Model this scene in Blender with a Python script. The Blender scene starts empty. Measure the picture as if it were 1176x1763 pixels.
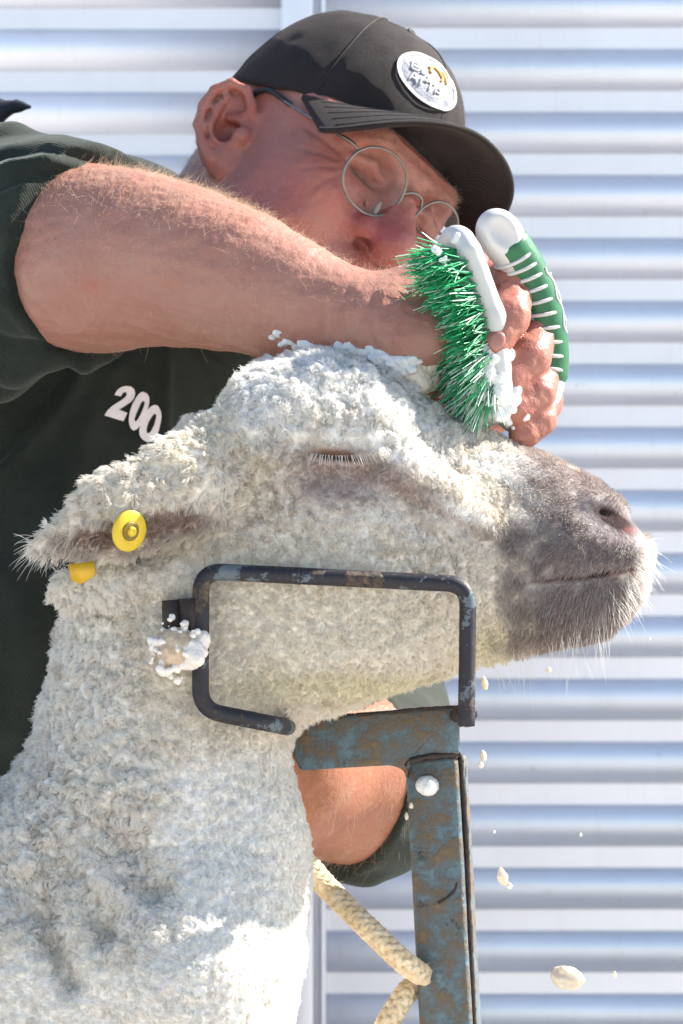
import bpy, bmesh, math, time
import numpy as np
from mathutils import Vector, Matrix
from mathutils.bvhtree import BVHTree
T0 = time.time()

# ------------------------------------------------------------------ camera, sky, sun, exposure
SC = bpy.context.scene
COL = SC.collection
S, D, ZC = 2700.0, 3.0, 1.0            # photo pixels per metre at the sheep's plane, camera distance, camera height
cam = bpy.data.cameras.new('camera'); camo = bpy.data.objects.new('camera', cam); COL.objects.link(camo)
camo.location = (0, -D, ZC); camo.rotation_euler = (math.radians(90), 0, 0)
cam.sensor_fit = 'VERTICAL'; cam.sensor_height = 36.0; cam.sensor_width = 24.0
cam.lens = 36.0 * D * S / 1763.0
cam.clip_end = 500.0
cam.dof.use_dof = True; cam.dof.focus_distance = D - 0.06; cam.dof.aperture_fstop = 17.0
SC.camera = camo

SUN = Vector((0.70, 0.25, 0.61)).normalized()      # direction towards the sun
world = bpy.data.worlds.new('World'); SC.world = world; world.use_nodes = True
wn = world.node_tree
sky = wn.nodes.new('ShaderNodeTexSky'); sky.sky_type = 'NISHITA'; sky.sun_disc = False
sky.sun_elevation = math.asin(SUN.z); sky.sun_rotation = math.atan2(SUN.x, SUN.y)
sky.air_density = 1.0; sky.dust_density = 0.45; sky.ozone_density = 1.0
wn.links.new(sky.outputs[0], wn.nodes['Background'].inputs[0]); wn.nodes['Background'].inputs[1].default_value = 0.085
sl = bpy.data.lights.new('sun', 'SUN'); sl.energy = 5.0; sl.angle = math.radians(0.53); sl.color = (1.0, 0.94, 0.86)
so = bpy.data.objects.new('sun', sl); COL.objects.link(so)
so.rotation_euler = SUN.to_track_quat('Z', 'Y').to_euler(); so.location = (3, 3, 4)
SC.view_settings.view_transform = 'Standard'; SC.view_settings.look = 'None'
SC.view_settings.gamma = 1.0; SC.view_settings.exposure = 1.58; SC.view_settings.use_curve_mapping = False
SC.cycles.max_bounces = 8; SC.cycles.diffuse_bounces = 4; SC.cycles.transparent_max_bounces = 12
SC.cycles.sample_clamp_indirect = 6.0

# ------------------------------------------------------------------ helpers
rng = np.random.default_rng(7)
def P(u, v, y=0.0):
    k = (D + y) / D / S
    return np.array([(u - 588.0) * k, y, ZC + (881.5 - v) * k])
def PV(u, v, y=0.0): return Vector(P(u, v, y))
def to_px(p):
    k = S * D / (D + p[:, 1])
    return 588.0 + p[:, 0] * k, 881.5 - (p[:, 2] - ZC) * k
def smooth(a, b, x):
    t = np.clip((x - a) / (b - a), 0, 1); return t * t * (3 - 2 * t)
def blob(u, v, cu, cv, ru, rv, soft=1.0):
    d = ((u - cu) / ru) ** 2 + ((v - cv) / rv) ** 2
    return np.exp(-d * soft)

_perm = np.random.default_rng(3).integers(0, 2 ** 31, 4096)
_grad = np.random.default_rng(4).normal(size=(4096, 3)); _grad /= np.linalg.norm(_grad, axis=1)[:, None]
def noise3(p, seed=0):
    p = np.asarray(p, dtype=np.float64)
    i = np.floor(p).astype(np.int64); f = p - i
    w = f * f * f * (f * (f * 6 - 15) + 10)
    out = np.zeros(len(p))
    for dx in (0, 1):
        for dy in (0, 1):
            for dz in (0, 1):
                h = ((i[:, 0] + dx) * 73856093) ^ ((i[:, 1] + dy) * 19349663) ^ ((i[:, 2] + dz) * 83492791) ^ (seed * 2654435761)
                g = _grad[_perm[h & 4095] & 4095]
                d = g[:, 0] * (f[:, 0] - dx) + g[:, 1] * (f[:, 1] - dy) + g[:, 2] * (f[:, 2] - dz)
                out += d * (w[:, 0] if dx else 1 - w[:, 0]) * (w[:, 1] if dy else 1 - w[:, 1]) * (w[:, 2] if dz else 1 - w[:, 2])
    return out * 1.6
def vnoise(p, seed): return np.stack([noise3(p, seed), noise3(p + 17.3, seed + 1), noise3(p - 31.7, seed + 2)], 1)

class Field:
    """a signed distance grid: shapes are blended into it and it is turned into one continuous mesh"""
    def __init__(s, lo, hi, h):
        s.lo = np.array(lo, float); s.h = h
        s.n = np.ceil((np.array(hi, float) - s.lo) / h).astype(int) + 1
        s.F = np.full(s.n, 1.0, np.float32)
    def like(s):
        f = Field.__new__(Field); f.lo, f.h, f.n = s.lo.copy(), s.h, s.n.copy(); f.F = np.full(s.n, 1.0, np.float32); return f
    def sl(s, lo, hi, pad):
        a = np.clip(np.floor((np.asarray(lo) - pad - s.lo) / s.h).astype(int), 0, s.n)
        b = np.clip(np.ceil((np.asarray(hi) + pad - s.lo) / s.h).astype(int) + 1, 0, s.n)
        if np.any(b <= a): return None, None
        ax = [(s.lo[i] + s.h * np.arange(a[i], b[i])).astype(np.float32) for i in range(3)]
        return tuple(slice(a[i], b[i]) for i in range(3)), (ax[0][:, None, None], ax[1][None, :, None], ax[2][None, None, :])
    def put(s, sl, d, k, op):
        A = s.F[sl]; k = max(k, 1e-6)
        if op == '+':
            h = np.maximum(k - np.abs(A - d), 0) / k; s.F[sl] = np.minimum(A, d) - h * h * k * 0.25
        else:
            d = -d; h = np.maximum(k - np.abs(A - d), 0) / k; s.F[sl] = np.maximum(A, d) + h * h * k * 0.25
    def cone(s, a, b, ra, rb, k=0.01, op='+', flat=None):
        a = np.array(a, float); b = np.array(b, float); r = max(ra, rb)
        sl, q = s.sl(np.minimum(a, b), np.maximum(a, b), r + k + 3 * s.h)
        if sl is None: return
        ab = b - a; L = max(ab @ ab, 1e-12)
        px, py, pz = q[0] - a[0], q[1] - a[1], q[2] - a[2]
        t = np.clip((px * ab[0] + py * ab[1] + pz * ab[2]) / L, 0, 1)
        dx, dy, dz = px - t * ab[0], py - t * ab[1], pz - t * ab[2]
        if flat is not None:                      # (unit axis, factor): squash along the axis
            ax, fa = np.array(flat[0], float), flat[1]
            c = (dx * ax[0] + dy * ax[1] + dz * ax[2]) * (1 / fa - 1)
            dx, dy, dz = dx + c * ax[0], dy + c * ax[1], dz + c * ax[2]
        s.put(sl, np.sqrt(dx * dx + dy * dy + dz * dz) - (ra + (rb - ra) * t), k, op)
    def chain(s, pts, rad, k=0.01, op='+', flat=None):
        for i in range(len(pts) - 1): s.cone(pts[i], pts[i + 1], rad[i], rad[i + 1], k, op, flat)
    def ell(s, c, r, k=0.01, op='+', R=None):
        c = np.array(c, float); r = np.array(r, float) * np.ones(3)
        sl, q = s.sl(c, c, r.max() + k + 3 * s.h)
        if sl is None: return
        x, y, z = q[0] - c[0], q[1] - c[1], q[2] - c[2]
        if R is not None:
            R = np.array(R, float)
            x, y, z = (R[0, 0] * x + R[0, 1] * y + R[0, 2] * z, R[1, 0] * x + R[1, 1] * y + R[1, 2] * z, R[2, 0] * x + R[2, 1] * y + R[2, 2] * z)
        k0 = np.sqrt((x / r[0]) ** 2 + (y / r[1]) ** 2 + (z / r[2]) ** 2)
        k1 = np.sqrt((x / r[0] ** 2) ** 2 + (y / r[1] ** 2) ** 2 + (z / r[2] ** 2) ** 2) + 1e-9
        s.put(sl, k0 * (k0 - 1) / k1, k, op)
    def cut(s, c, n, k=0.001):
        """keep only the side the normal points away from"""
        n = np.array(n, float); n /= np.linalg.norm(n)
        x = [(s.lo[i] + s.h * np.arange(s.n[i])).astype(np.float32) for i in range(3)]
        d = (x[0][:, None, None] - c[0]) * n[0] + (x[1][None, :, None] - c[1]) * n[1] + (x[2][None, None, :] - c[2]) * n[2]
        s.F = np.maximum(s.F, d)
    def mesh(s):
        F, n, h = s.F, s.n, s.h
        neg = F < 0
        c = np.zeros(n - 1, np.uint8)
        for dx in (0, 1):
            for dy in (0, 1):
                for dz in (0, 1):
                    c += neg[dx:n[0] - 1 + dx, dy:n[1] - 1 + dy, dz:n[2] - 1 + dz]
        I = np.argwhere((c > 0) & (c < 8))
        idx = np.full(n - 1, -1, np.int32); idx[I[:, 0], I[:, 1], I[:, 2]] = np.arange(len(I))
        acc = np.zeros((len(I), 3)); cnt = np.zeros(len(I))
        cor = {(a, b, e): F[I[:, 0] + a, I[:, 1] + b, I[:, 2] + e].astype(np.float64) for a in (0, 1) for b in (0, 1) for e in (0, 1)}
        for ax in range(3):
            o = [i for i in range(3) if i != ax]
            for p in (0, 1):
                for q in (0, 1):
                    A = [0, 0, 0]; A[o[0]] = p; A[o[1]] = q; B = list(A); B[ax] = 1
                    fa, fb = cor[tuple(A)], cor[tuple(B)]
                    m = (fa < 0) != (fb < 0); t = np.where(m, fa / np.where(m, fa - fb, 1), 0)
                    pt = np.tile(np.array(A, float), (len(I), 1)); pt[:, ax] = t
                    acc += pt * m[:, None]; cnt += m
        V = s.lo + h * (I + acc / cnt[:, None])
        faces = []
        for ax in range(3):
            o = [(ax + 1) % 3, (ax + 2) % 3]
            sa = [slice(1, n[i] - 1) for i in range(3)]; sb = list(sa); sa[ax] = slice(0, n[ax] - 1); sb[ax] = slice(1, n[ax])
            x = neg[tuple(sa)] != neg[tuple(sb)]
            J = np.argwhere(x); off = np.array([1, 1, 1]); off[ax] = 0; J = J + off
            fl = neg[J[:, 0], J[:, 1], J[:, 2]]
            qd = []
            for d0, d1 in ((1, 1), (0, 1), (0, 0), (1, 0)):
                K = J.copy(); K[:, o[0]] -= d0; K[:, o[1]] -= d1
                qd.append(idx[K[:, 0], K[:, 1], K[:, 2]])
            Q = np.stack(qd, 1)
            Q[~fl] = Q[~fl][:, ::-1]
            faces.append(Q)
        Fc = np.concatenate(faces); Fc = Fc[(Fc >= 0).all(1)]
        return V, Fc

def normals(V, Fc):
    a, b, c, d = (V[Fc[:, i]] for i in range(4))
    fn = np.cross(c - a, d - b); N = np.zeros_like(V)
    for i in range(4):
        for k in range(3): N[:, k] += np.bincount(Fc[:, i], fn[:, k], len(V))
    return N / (np.linalg.norm(N, axis=1)[:, None] + 1e-12)
def relax(V, Fc, it=1, w=0.5):
    for _ in range(it):
        A = np.zeros_like(V); C = np.zeros(len(V))
        for i, j in ((0, 1), (1, 2), (2, 3), (3, 0)):
            for p, q in ((i, j), (j, i)):
                C += np.bincount(Fc[:, p], minlength=len(V))
                for k in range(3): A[:, k] += np.bincount(Fc[:, p], V[Fc[:, q], k], len(V))
        V = V * (1 - w) + w * A / np.maximum(C, 1)[:, None]
    return V
def join(*parts):
    V, F, o = [], [], 0
    for v, f in parts: V.append(v); F.append(np.asarray(f) + o); o += len(v)
    return np.concatenate(V), np.concatenate(F)
def mesh_obj(name, V, F, mat, parent=None, col=None, flat=False, extra=None):
    me = bpy.data.meshes.new(name)
    me.from_pydata(np.asarray(V).tolist() if not isinstance(V, list) else V, [], F.tolist() if isinstance(F, np.ndarray) else F); me.update()
    if not flat: me.polygons.foreach_set('use_smooth', [True] * len(me.polygons))
    if col is not None:
        at = me.color_attributes.new('Col', 'FLOAT_COLOR', 'POINT')
        c = np.ones((len(me.vertices), 4)); c[:, :3] = col; at.data.foreach_set('color', c.ravel())
    for k, val in (extra or {}).items():
        at = me.attributes.new(k, 'FLOAT', 'POINT'); at.data.foreach_set('value', np.asarray(val, dtype=np.float32))
    o = bpy.data.objects.new(name, me); COL.objects.link(o)
    if mat: me.materials.append(mat)
    if parent: o.parent = parent
    return o
def bm_obj(name, bm, mat, parent=None, flat=False):
    me = bpy.data.meshes.new(name); bm.to_mesh(me); bm.free()
    if not flat: me.polygons.foreach_set('use_smooth', [True] * len(me.polygons))
    if mat: me.materials.append(mat)
    o = bpy.data.objects.new(name, me); COL.objects.link(o)
    if parent: o.parent = parent
    return o
def empty(name, loc):
    o = bpy.data.objects.new(name, None); COL.objects.link(o); o.location = loc; o.empty_display_size = 0.05
    return o
def adopt(child, parent):
    child.parent = parent; child.matrix_parent_inverse = Matrix.Translation(parent.location).inverted()
def tag(o, label=None, cat=None, group=None, kind=None):
    for k, v in (('label', label), ('category', cat), ('group', group), ('kind', kind)):
        if v: o[k] = v
    return o
def bend(V, n): return V
def tube(pts, rad, sides=12, closed=False, cap=True):
    pts = np.asarray(pts, float); n = len(pts); rad = np.ones(n) * rad
    tg = np.gradient(pts, axis=0); tg /= np.linalg.norm(tg, axis=1)[:, None] + 1e-12
    u = np.cross(tg[0], [0.3, 0.5, 0.8]); u /= np.linalg.norm(u)
    V = []; F = []
    for i in range(n):
        u = u - tg[i] * (u @ tg[i]); u /= np.linalg.norm(u); w = np.cross(tg[i], u)
        a = np.arange(sides) * 2 * math.pi / sides
        V += (pts[i] + rad[i] * (np.cos(a)[:, None] * u + np.sin(a)[:, None] * w)).tolist()
    for i in range(n - 1):
        for j in range(sides):
            F.append([i * sides + j, i * sides + (j + 1) % sides, (i + 1) * sides + (j + 1) % sides, (i + 1) * sides + j])
    if cap: F.append(list(range(sides))[::-1]); F.append([(n - 1) * sides + j for j in range(sides)])
    return V, F
def spline(pts, per=8):
    pts = np.asarray(pts, float); Q = np.vstack([2 * pts[0] - pts[1], pts, 2 * pts[-1] - pts[-2]]); out = []
    for i in range(len(pts) - 1):
        p0, p1, p2, p3 = Q[i:i + 4]
        for t in np.arange(per) / per:
            out.append(0.5 * (2 * p1 + (p2 - p0) * t + (2 * p0 - 5 * p1 + 4 * p2 - p3) * t * t + (3 * p1 - p0 - 3 * p2 + p3) * t ** 3))
    out.append(pts[-1]); return np.array(out)
def hair_obj(name, pts, rad, col, mat, parent=None):
    """pts (n, k, 3) strands as one hair-curves object"""
    n, k, _ = pts.shape
    hc = bpy.data.hair_curves.new(name); hc.add_curves([k] * n)
    hc.attributes['position'].data.foreach_set('vector', pts.astype(np.float32).ravel())
    ra = hc.attributes.get('radius') or hc.attributes.new('radius', 'FLOAT', 'POINT')
    ra.data.foreach_set('value', np.ascontiguousarray(rad, dtype=np.float32).ravel())
    c = np.ones((n, 4), np.float32); c[:, :3] = col
    ca = hc.attributes.new('Col', 'FLOAT_COLOR', 'CURVE'); ca.data.foreach_set('color', c.ravel())
    hc.materials.append(mat)
    o = bpy.data.objects.new(name, hc); COL.objects.link(o)
    if parent: o.parent = parent
    return o

# ------------------------------------------------------------------ materials
def mat_new(name):
    m = bpy.data.materials.new(name); m.use_nodes = True; nt = m.node_tree
    return m, nt, nt.nodes['Principled BSDF']
def node(nt, typ, **kw):
    n = nt.nodes.new(typ)
    for k, v in kw.items(): setattr(n, k, v)
    return n
def coords(nt, scale=1.0, kind='Object'):
    tc = node(nt, 'ShaderNodeTexCoord'); mp = node(nt, 'ShaderNodeMapping')
    mp.inputs['Scale'].default_value = (scale,) * 3 if np.isscalar(scale) else scale
    nt.links.new(tc.outputs[kind], mp.inputs[0]); return mp.outputs[0]
def noise_n(nt, vec, scale, detail=4, rough=0.55):
    n = node(nt, 'ShaderNodeTexNoise'); n.inputs['Scale'].default_value = scale; n.inputs['Detail'].default_value = detail
    n.inputs['Roughness'].default_value = rough; nt.links.new(vec, n.inputs['Vector']); return n.outputs['Fac']
def ramp(nt, fac, stops):
    r = node(nt, 'ShaderNodeValToRGB'); e = r.color_ramp.elements
    while len(e) < len(stops): e.new(0.5)
    for i, (p, c) in enumerate(stops):
        e[i].position = p; e[i].color = (*c, 1) if len(c) == 3 else c
    nt.links.new(fac, r.inputs[0]); return r.outputs[0]
def mix(nt, fac, a, b, typ='MIX'):
    m = node(nt, 'ShaderNodeMix', data_type='RGBA', blend_type=typ)
    for s_, v in ((m.inputs[0], fac), (m.inputs[6], a), (m.inputs[7], b)):
        if hasattr(v, 'is_linked') or hasattr(v, 'links'): nt.links.new(v, s_)
        elif isinstance(v, (int, float)): s_.default_value = v
        else: s_.default_value = (*v, 1)
    return m.outputs[2]
def bump(nt, h, bsdf, strength, dist, prev=None):
    b = node(nt, 'ShaderNodeBump'); b.inputs['Strength'].default_value = strength; b.inputs['Distance'].default_value = dist
    nt.links.new(h, b.inputs['Height'])
    if prev is not None: nt.links.new(prev, b.inputs['Normal'])
    nt.links.new(b.outputs[0], bsdf.inputs['Normal']); return b.outputs[0]
def attr(nt, name='Col'):
    a = node(nt, 'ShaderNodeAttribute'); a.attribute_name = name; return a
def plain(name, c, rough=0.5, metal=0.0, var=0.12, scale=60, bumpd=0.0, bscale=300, spec=0.5):
    m, nt, b = mat_new(name); v = coords(nt)
    n = noise_n(nt, v, scale)
    lo = tuple(x * (1 - var) for x in c); hi = tuple(min(1, x * (1 + var)) for x in c)
    nt.links.new(ramp(nt, n, [(0.3, lo), (0.7, hi)]), b.inputs['Base Color'])
    b.inputs['Roughness'].default_value = rough; b.inputs['Metallic'].default_value = metal; b.inputs['Specular IOR Level'].default_value = spec
    if bumpd: bump(nt, noise_n(nt, v, bscale, 3), b, 0.6, bumpd)
    return m

def make_skin():
    m, nt, b = mat_new('skin'); v = coords(nt)
    a = attr(nt)
    n1 = noise_n(nt, v, 45, 5, 0.6); n2 = noise_n(nt, v, 260, 3, 0.6)
    c = mix(nt, ramp(nt, n1, [(0.35, (0, 0, 0)), (0.75, (0.34,) * 3)]), a.outputs['Color'], (0.31, 0.085, 0.062))
    c = mix(nt, ramp(nt, n2, [(0.4, (0, 0, 0)), (0.8, (0.25,) * 3)]), c, (0.40, 0.235, 0.172))
    nt.links.new(c, b.inputs['Base Color'])
    b.inputs['Subsurface Weight'].default_value = 0.22; b.inputs['Subsurface Radius'].default_value = (1.0, 0.4, 0.22); b.inputs['Subsurface Scale'].default_value = 0.004
    r = node(nt, 'ShaderNodeMapRange'); r.inputs['To Min'].default_value = 0.30; r.inputs['To Max'].default_value = 0.50
    nt.links.new(n1, r.inputs[0]); nt.links.new(r.outputs[0], b.inputs['Roughness']); b.inputs['Specular IOR Level'].default_value = 0.4
    vo = node(nt, 'ShaderNodeTexVoronoi'); vo.inputs['Scale'].default_value = 700; nt.links.new(v, vo.inputs['Vector'])
    p = bump(nt, n2, b, 0.5, 0.0012); bump(nt, vo.outputs['Distance'], b, 0.35, 0.0004, p)
    return m
def make_wool():
    m, nt, b = mat_new('wool'); a = attr(nt)
    nt.links.new(a.outputs['Color'], b.inputs['Base Color']); b.inputs['Roughness'].default_value = 0.75
    b.inputs['Specular IOR Level'].default_value = 0.2
    tr = node(nt, 'ShaderNodeBsdfTranslucent'); nt.links.new(a.outputs['Color'], tr.inputs[0])
    mx = node(nt, 'ShaderNodeMixShader'); mx.inputs[0].default_value = 0.3
    nt.links.new(b.outputs[0], mx.inputs[1]); nt.links.new(tr.outputs[0], mx.inputs[2])
    nt.links.new(mx.outputs[0], nt.nodes['Material Output'].inputs[0])
    return m
def make_hide():
    m, nt, b = mat_new('sheep_hide'); v = coords(nt); a = attr(nt)
    n = noise_n(nt, v, 240, 5, 0.65)
    c = mix(nt, ramp(nt, n, [(0.35, (0.0,) * 3), (0.65, (1.0,) * 3)]), a.outputs['Color'], a.outputs['Color'])
    nt.links.new(c, b.inputs['Base Color']); b.inputs['Roughness'].default_value = 0.8; b.inputs['Specular IOR Level'].default_value = 0.2
    bump(nt, n, b, 0.9, 0.003)
    return m
def make_cloth():
    m, nt, b = mat_new('dark_green_knit'); v = coords(nt)
    n = noise_n(nt, v, 25, 5, 0.6)
    c = ramp(nt, n, [(0.3, (0.0135, 0.0175, 0.0135)), (0.75, (0.026, 0.032, 0.0255))])
    n2 = noise_n(nt, v, 900, 2)
    c = mix(nt, ramp(nt, n2, [(0.62, (0, 0, 0)), (0.72, (0.18,) * 3)]), c, (0.09, 0.10, 0.09))
    nt.links.new(c, b.inputs['Base Color']); b.inputs['Roughness'].default_value = 0.85; b.inputs['Specular IOR Level'].default_value = 0.2
    b.inputs['Sheen Weight'].default_value = 0.25; b.inputs['Sheen Roughness'].default_value = 0.4; b.inputs['Sheen Tint'].default_value = (0.6, 0.65, 0.6, 1)
    w = node(nt, 'ShaderNodeTexWave'); w.bands_direction = 'DIAGONAL'; w.inputs['Scale'].default_value = 190; w.inputs['Distortion'].default_value = 1.0; w.inputs['Detail'].default_value = 1
    nt.links.new(v, w.inputs['Vector'])
    p = bump(nt, w.outputs['Fac'], b, 0.22, 0.0008); bump(nt, noise_n(nt, v, 500, 3), b, 0.5, 0.001, p)
    return m
def make_metal_wall():
    m, nt, b = mat_new('galvanised_steel'); v = coords(nt, kind='Object')
    geo = node(nt, 'ShaderNodeNewGeometry')
    n = noise_n(nt, geo.outputs['Position'], 9, 5, 0.6)
    mp = node(nt, 'ShaderNodeMapping'); mp.inputs['Scale'].default_value = (60, 60, 2.5); nt.links.new(geo.outputs['Position'], mp.inputs[0])
    n2 = noise_n(nt, mp.outputs[0], 3, 4)
    c = ramp(nt, n, [(0.3, (0.72, 0.735, 0.79)), (0.7, (0.78, 0.795, 0.85))])
    c = mix(nt, ramp(nt, n2, [(0.55, (0, 0, 0)), (0.8, (0.35,) * 3)]), c, (0.64, 0.60, 0.58))
    sp = noise_n(nt, geo.outputs['Position'], 70, 3, 0.6)
    c = mix(nt, ramp(nt, sp, [(0.70, (0, 0, 0)), (0.78, (0.45,) * 3)]), c, (0.35, 0.33, 0.32))
    nt.links.new(c, b.inputs['Base Color']); b.inputs['Metallic'].default_value = 0.55
    b.inputs['Roughness'].default_value = 0.36
    return m
def make_paint_rust(name, paint, dark, amount, sc=40, dk=(0.60, 0.68), soft=0.15):
    m, nt, b = mat_new(name); v = coords(nt)
    n1 = noise_n(nt, v, sc, 8, 0.72); n2 = noise_n(nt, v, 75, 6, 0.7); n3 = noise_n(nt, v, 400, 3)
    pc = mix(nt, ramp(nt, n3, [(0.4, (0, 0, 0)), (0.7, (0.6,) * 3)]), paint, tuple(x * 0.6 for x in paint))
    rc = ramp(nt, n2, [(0.3, (0.04, 0.026, 0.018)), (0.5, (0.115, 0.070, 0.036)), (0.72, (0.17, 0.125, 0.07))])
    ad = node(nt, 'ShaderNodeMath', operation='ADD'); nt.links.new(n1, ad.inputs[0])
    ml = node(nt, 'ShaderNodeMath', operation='MULTIPLY'); nt.links.new(n2, ml.inputs[0]); ml.inputs[1].default_value = 0.55
    nt.links.new(ml.outputs[0], ad.inputs[1])
    f = ramp(nt, ad.outputs[0], [(amount - soft, (0, 0, 0)), (amount + soft, (1, 1, 1))])
    c = mix(nt, f, pc, rc)
    c = mix(nt, ramp(nt, noise_n(nt, v, 35, 6, 0.75), [(dk[0], (0, 0, 0)), (dk[1], (0.9,) * 3)]), c, dark)
    nt.links.new(c, b.inputs['Base Color']); b.inputs['Roughness'].default_value = 0.55; b.inputs['Metallic'].default_value = 0.15
    p = bump(nt, f, b, 0.5, 0.0012); bump(nt, n2, b, 0.6, 0.0015, p)
    return m
def make_foam(name='foam', c=(0.76, 0.76, 0.75)):
    m, nt, b = mat_new(name); v = coords(nt)
    vo = node(nt, 'ShaderNodeTexVoronoi'); vo.inputs['Scale'].default_value = 420; nt.links.new(v, vo.inputs['Vector'])
    nt.links.new(ramp(nt, noise_n(nt, v, 120), [(0.3, tuple(x * 0.93 for x in c)), (0.7, c)]), b.inputs['Base Color'])
    b.inputs['Roughness'].default_value = 0.35
    b.inputs['Subsurface Weight'].default_value = 0.4; b.inputs['Subsurface Radius'].default_value = (1, 0.95, 0.9); b.inputs['Subsurface Scale'].default_value = 0.004
    bump(nt, vo.outputs['Distance'], b, 0.5, 0.001)
    return m
M_SKIN, M_WOOL, M_HIDE, M_CLOTH, M_WALL, M_FOAM = make_skin(), make_wool(), make_hide(), make_cloth(), make_metal_wall(), make_foam()
M_POST = make_paint_rust('blue_paint_rust', (0.105, 0.17, 0.20), (0.02, 0.014, 0.012), 0.79, 75)
M_LOOP = make_paint_rust('chipped_dark_paint', (0.017, 0.016, 0.022), (0.11, 0.14, 0.16), 0.90, 30, (0.555, 0.585), 0.06)
M_RUSTDARK = plain('dark_rust', (0.035, 0.024, 0.02), 0.6, 0.2, 0.5, 120, 0.0015, 300)

# ------------------------------------------------------------------ ground and wall
def box(bm, lo, hi):
    r = bmesh.ops.create_cube(bm, size=1.0)['verts']
    for v in r: v.co = Vector([(lo[i] + hi[i]) / 2 + v.co[i] * (hi[i] - lo[i]) for i in range(3)])
    return r
m, nt, b = mat_new('concrete'); v = coords(nt)
n = noise_n(nt, v, 1.3, 8, 0.6)
nt.links.new(ramp(nt, n, [(0.3, (0.46, 0.425, 0.385)), (0.7, (0.58, 0.54, 0.49))]), b.inputs['Base Color']); b.inputs['Roughness'].default_value = 0.85
bump(nt, noise_n(nt, v, 60, 4), b, 0.5, 0.01)
gm = bmesh.new(); bmesh.ops.create_grid(gm, x_segments=40, y_segments=40, size=60)
g = bm_obj('ground', gm, m); g['kind'] = 'structure'

YW = 1.40; KW = (D + YW) / D / S
def wx(u): return (u - 588) * KW
def wz(v): return ZC + (881.5 - v) * KW
wall = empty('metal_wall', (wx(520), YW, 0.0))
tag(wall, 'wall of horizontal ribbed galvanised steel slats with a vertical joint post', 'wall', kind=None)
PITCH = 108.4 * KW; FLAT = 37 * KW; RIB = PITCH - FLAT
def slat_mesh(x0, x1):
    # profile (depth towards camera, height from the top of the slat down)
    prof = [(0.0, 0.0), (0.0, -FLAT)]
    H = RIB; R = H / 2 / math.sin(math.radians(41))
    for i in range(13):
        a = math.radians(41 - 82 * i / 12)
        prof.append((-(R * math.cos(a) - R * math.cos(math.radians(41))) - 0.0012, -FLAT - H / 2 + R * math.sin(a)))
    prof.append((0.004, -PITCH)); prof.append((0.012, -PITCH)); prof.append((0.012, 0.0))
    V = [(x, y, z) for x in (x0, x1) for y, z in prof]; n_ = len(prof)
    F = [[i, n_ + i, n_ + (i + 1) % n_, (i + 1) % n_] for i in range(n_)]
    F.append(list(range(n_))); F.append([n_ + i for i in range(n_)][::-1])
    me = bpy.data.meshes.new('slat'); me.from_pydata(V, [], F); me.update()
    bm_ = bmesh.new(); bm_.from_mesh(me); bmesh.ops.recalc_face_normals(bm_, faces=bm_.faces); bm_.to_mesh(me); bm_.free()
    for p in me.polygons: p.use_smooth = abs(p.normal.x) < .5 and 2 <= min(p.vertices) % n_ <= 13
    me.materials.append(M_WALL); return me
XC = wx(520)
for (x0, x1, v0) in ((-2.6, wx(484), 14.0), (wx(562), 1.9, 48.0)):
    me = slat_mesh(x0 - XC, x1 - XC)
    ztop = wz(v0) + PITCH * 14
    k = 0
    while ztop - k * PITCH > PITCH:
        o = bpy.data.objects.new('slat', me); COL.objects.link(o); o.parent = wall
        o.location = (0, 0, ztop - k * PITCH); k += 1
ZT = wz(14.0) + PITCH * 14.4
def wall_part(name, lo, hi, bev=0.002):
    bm_ = bmesh.new(); box(bm_, lo, hi)
    bmesh.ops.bevel(bm_, geom=bm_.edges[:], offset=bev, segments=2, affect='EDGES', profile=0.6)
    o = bm_obj(name, bm_, M_WALL, wall, flat=False); return o
wall_part('joint_post', (wx(485) - XC, -0.030, 0.0), (wx(540) - XC, 0.011, ZT))
wall_part('joint_strip', (wx(541) - XC, -0.016, 0.0), (wx(551) - XC, 0.011, ZT))
wall_part('joint_strip', (wx(552) - XC, -0.026, 0.0), (wx(561) - XC, 0.011, ZT))
wall_part('backing', (-2.6 - XC, 0.0125, 0.0), (1.9 - XC, 0.03, ZT))
print('setting', time.time() - T0)

# ------------------------------------------------------------------ sheep
def smooth_interp(x, xs, ys, sig):
    g = np.linspace(min(xs) - 400, max(xs) + 400, 1200)
    y = np.interp(g, xs, ys); st = g[1] - g[0]; r = int(3 * sig / st) + 1
    kx = np.exp(-0.5 * (np.arange(-r, r + 1) * st / sig) ** 2); kx /= kx.sum()
    y = np.convolve(np.pad(y, r, mode='edge'), kx, mode='valid')
    return np.interp(x, g, y)
fs = Field((P(-90, 0)[0], -0.17, ZC - 0.40), (P(1150, 0)[0], 0.17, P(0, 570)[2]), 0.0019)
# head: top and bottom outline and half width along its length
hx = [380, 440, 500, 560, 620, 700, 780, 860, 930, 985, 1030, 1060, 1085, 1102, 1112]
ht = [790, 722, 680, 668, 668, 684, 722, 755, 777, 803, 828, 862, 898, 934, 962]
hb = [1195, 1225, 1228, 1208, 1187, 1170, 1154, 1130, 1112, 1092, 1066, 1046, 1022, 1000, 972]
hw = [0.055, 0.072, 0.077, 0.077, 0.074, 0.067, 0.060, 0.053, 0.048, 0.045, 0.042, 0.038, 0.031, 0.022, 0.010]
xg = (fs.lo[0] + fs.h * np.arange(fs.n[0])); yg = fs.lo[1] + fs.h * np.arange(fs.n[1]); zg = fs.lo[2] + fs.h * np.arange(fs.n[2])
ug = 588 + xg * S; vg = 881.5 - (zg - ZC) * S
top = smooth_interp(ug, hx, ht, 12); bot = smooth_interp(ug, hx, hb, 12); wid = smooth_interp(ug, hx, hw, 14)
cz = (top + bot) / 2; hz = np.maximum((bot - top) / 2, 2)
qz = (vg[None, :] - cz[:, None]) / hz[:, None]                                  # -1 top .. +1 bottom
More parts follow.
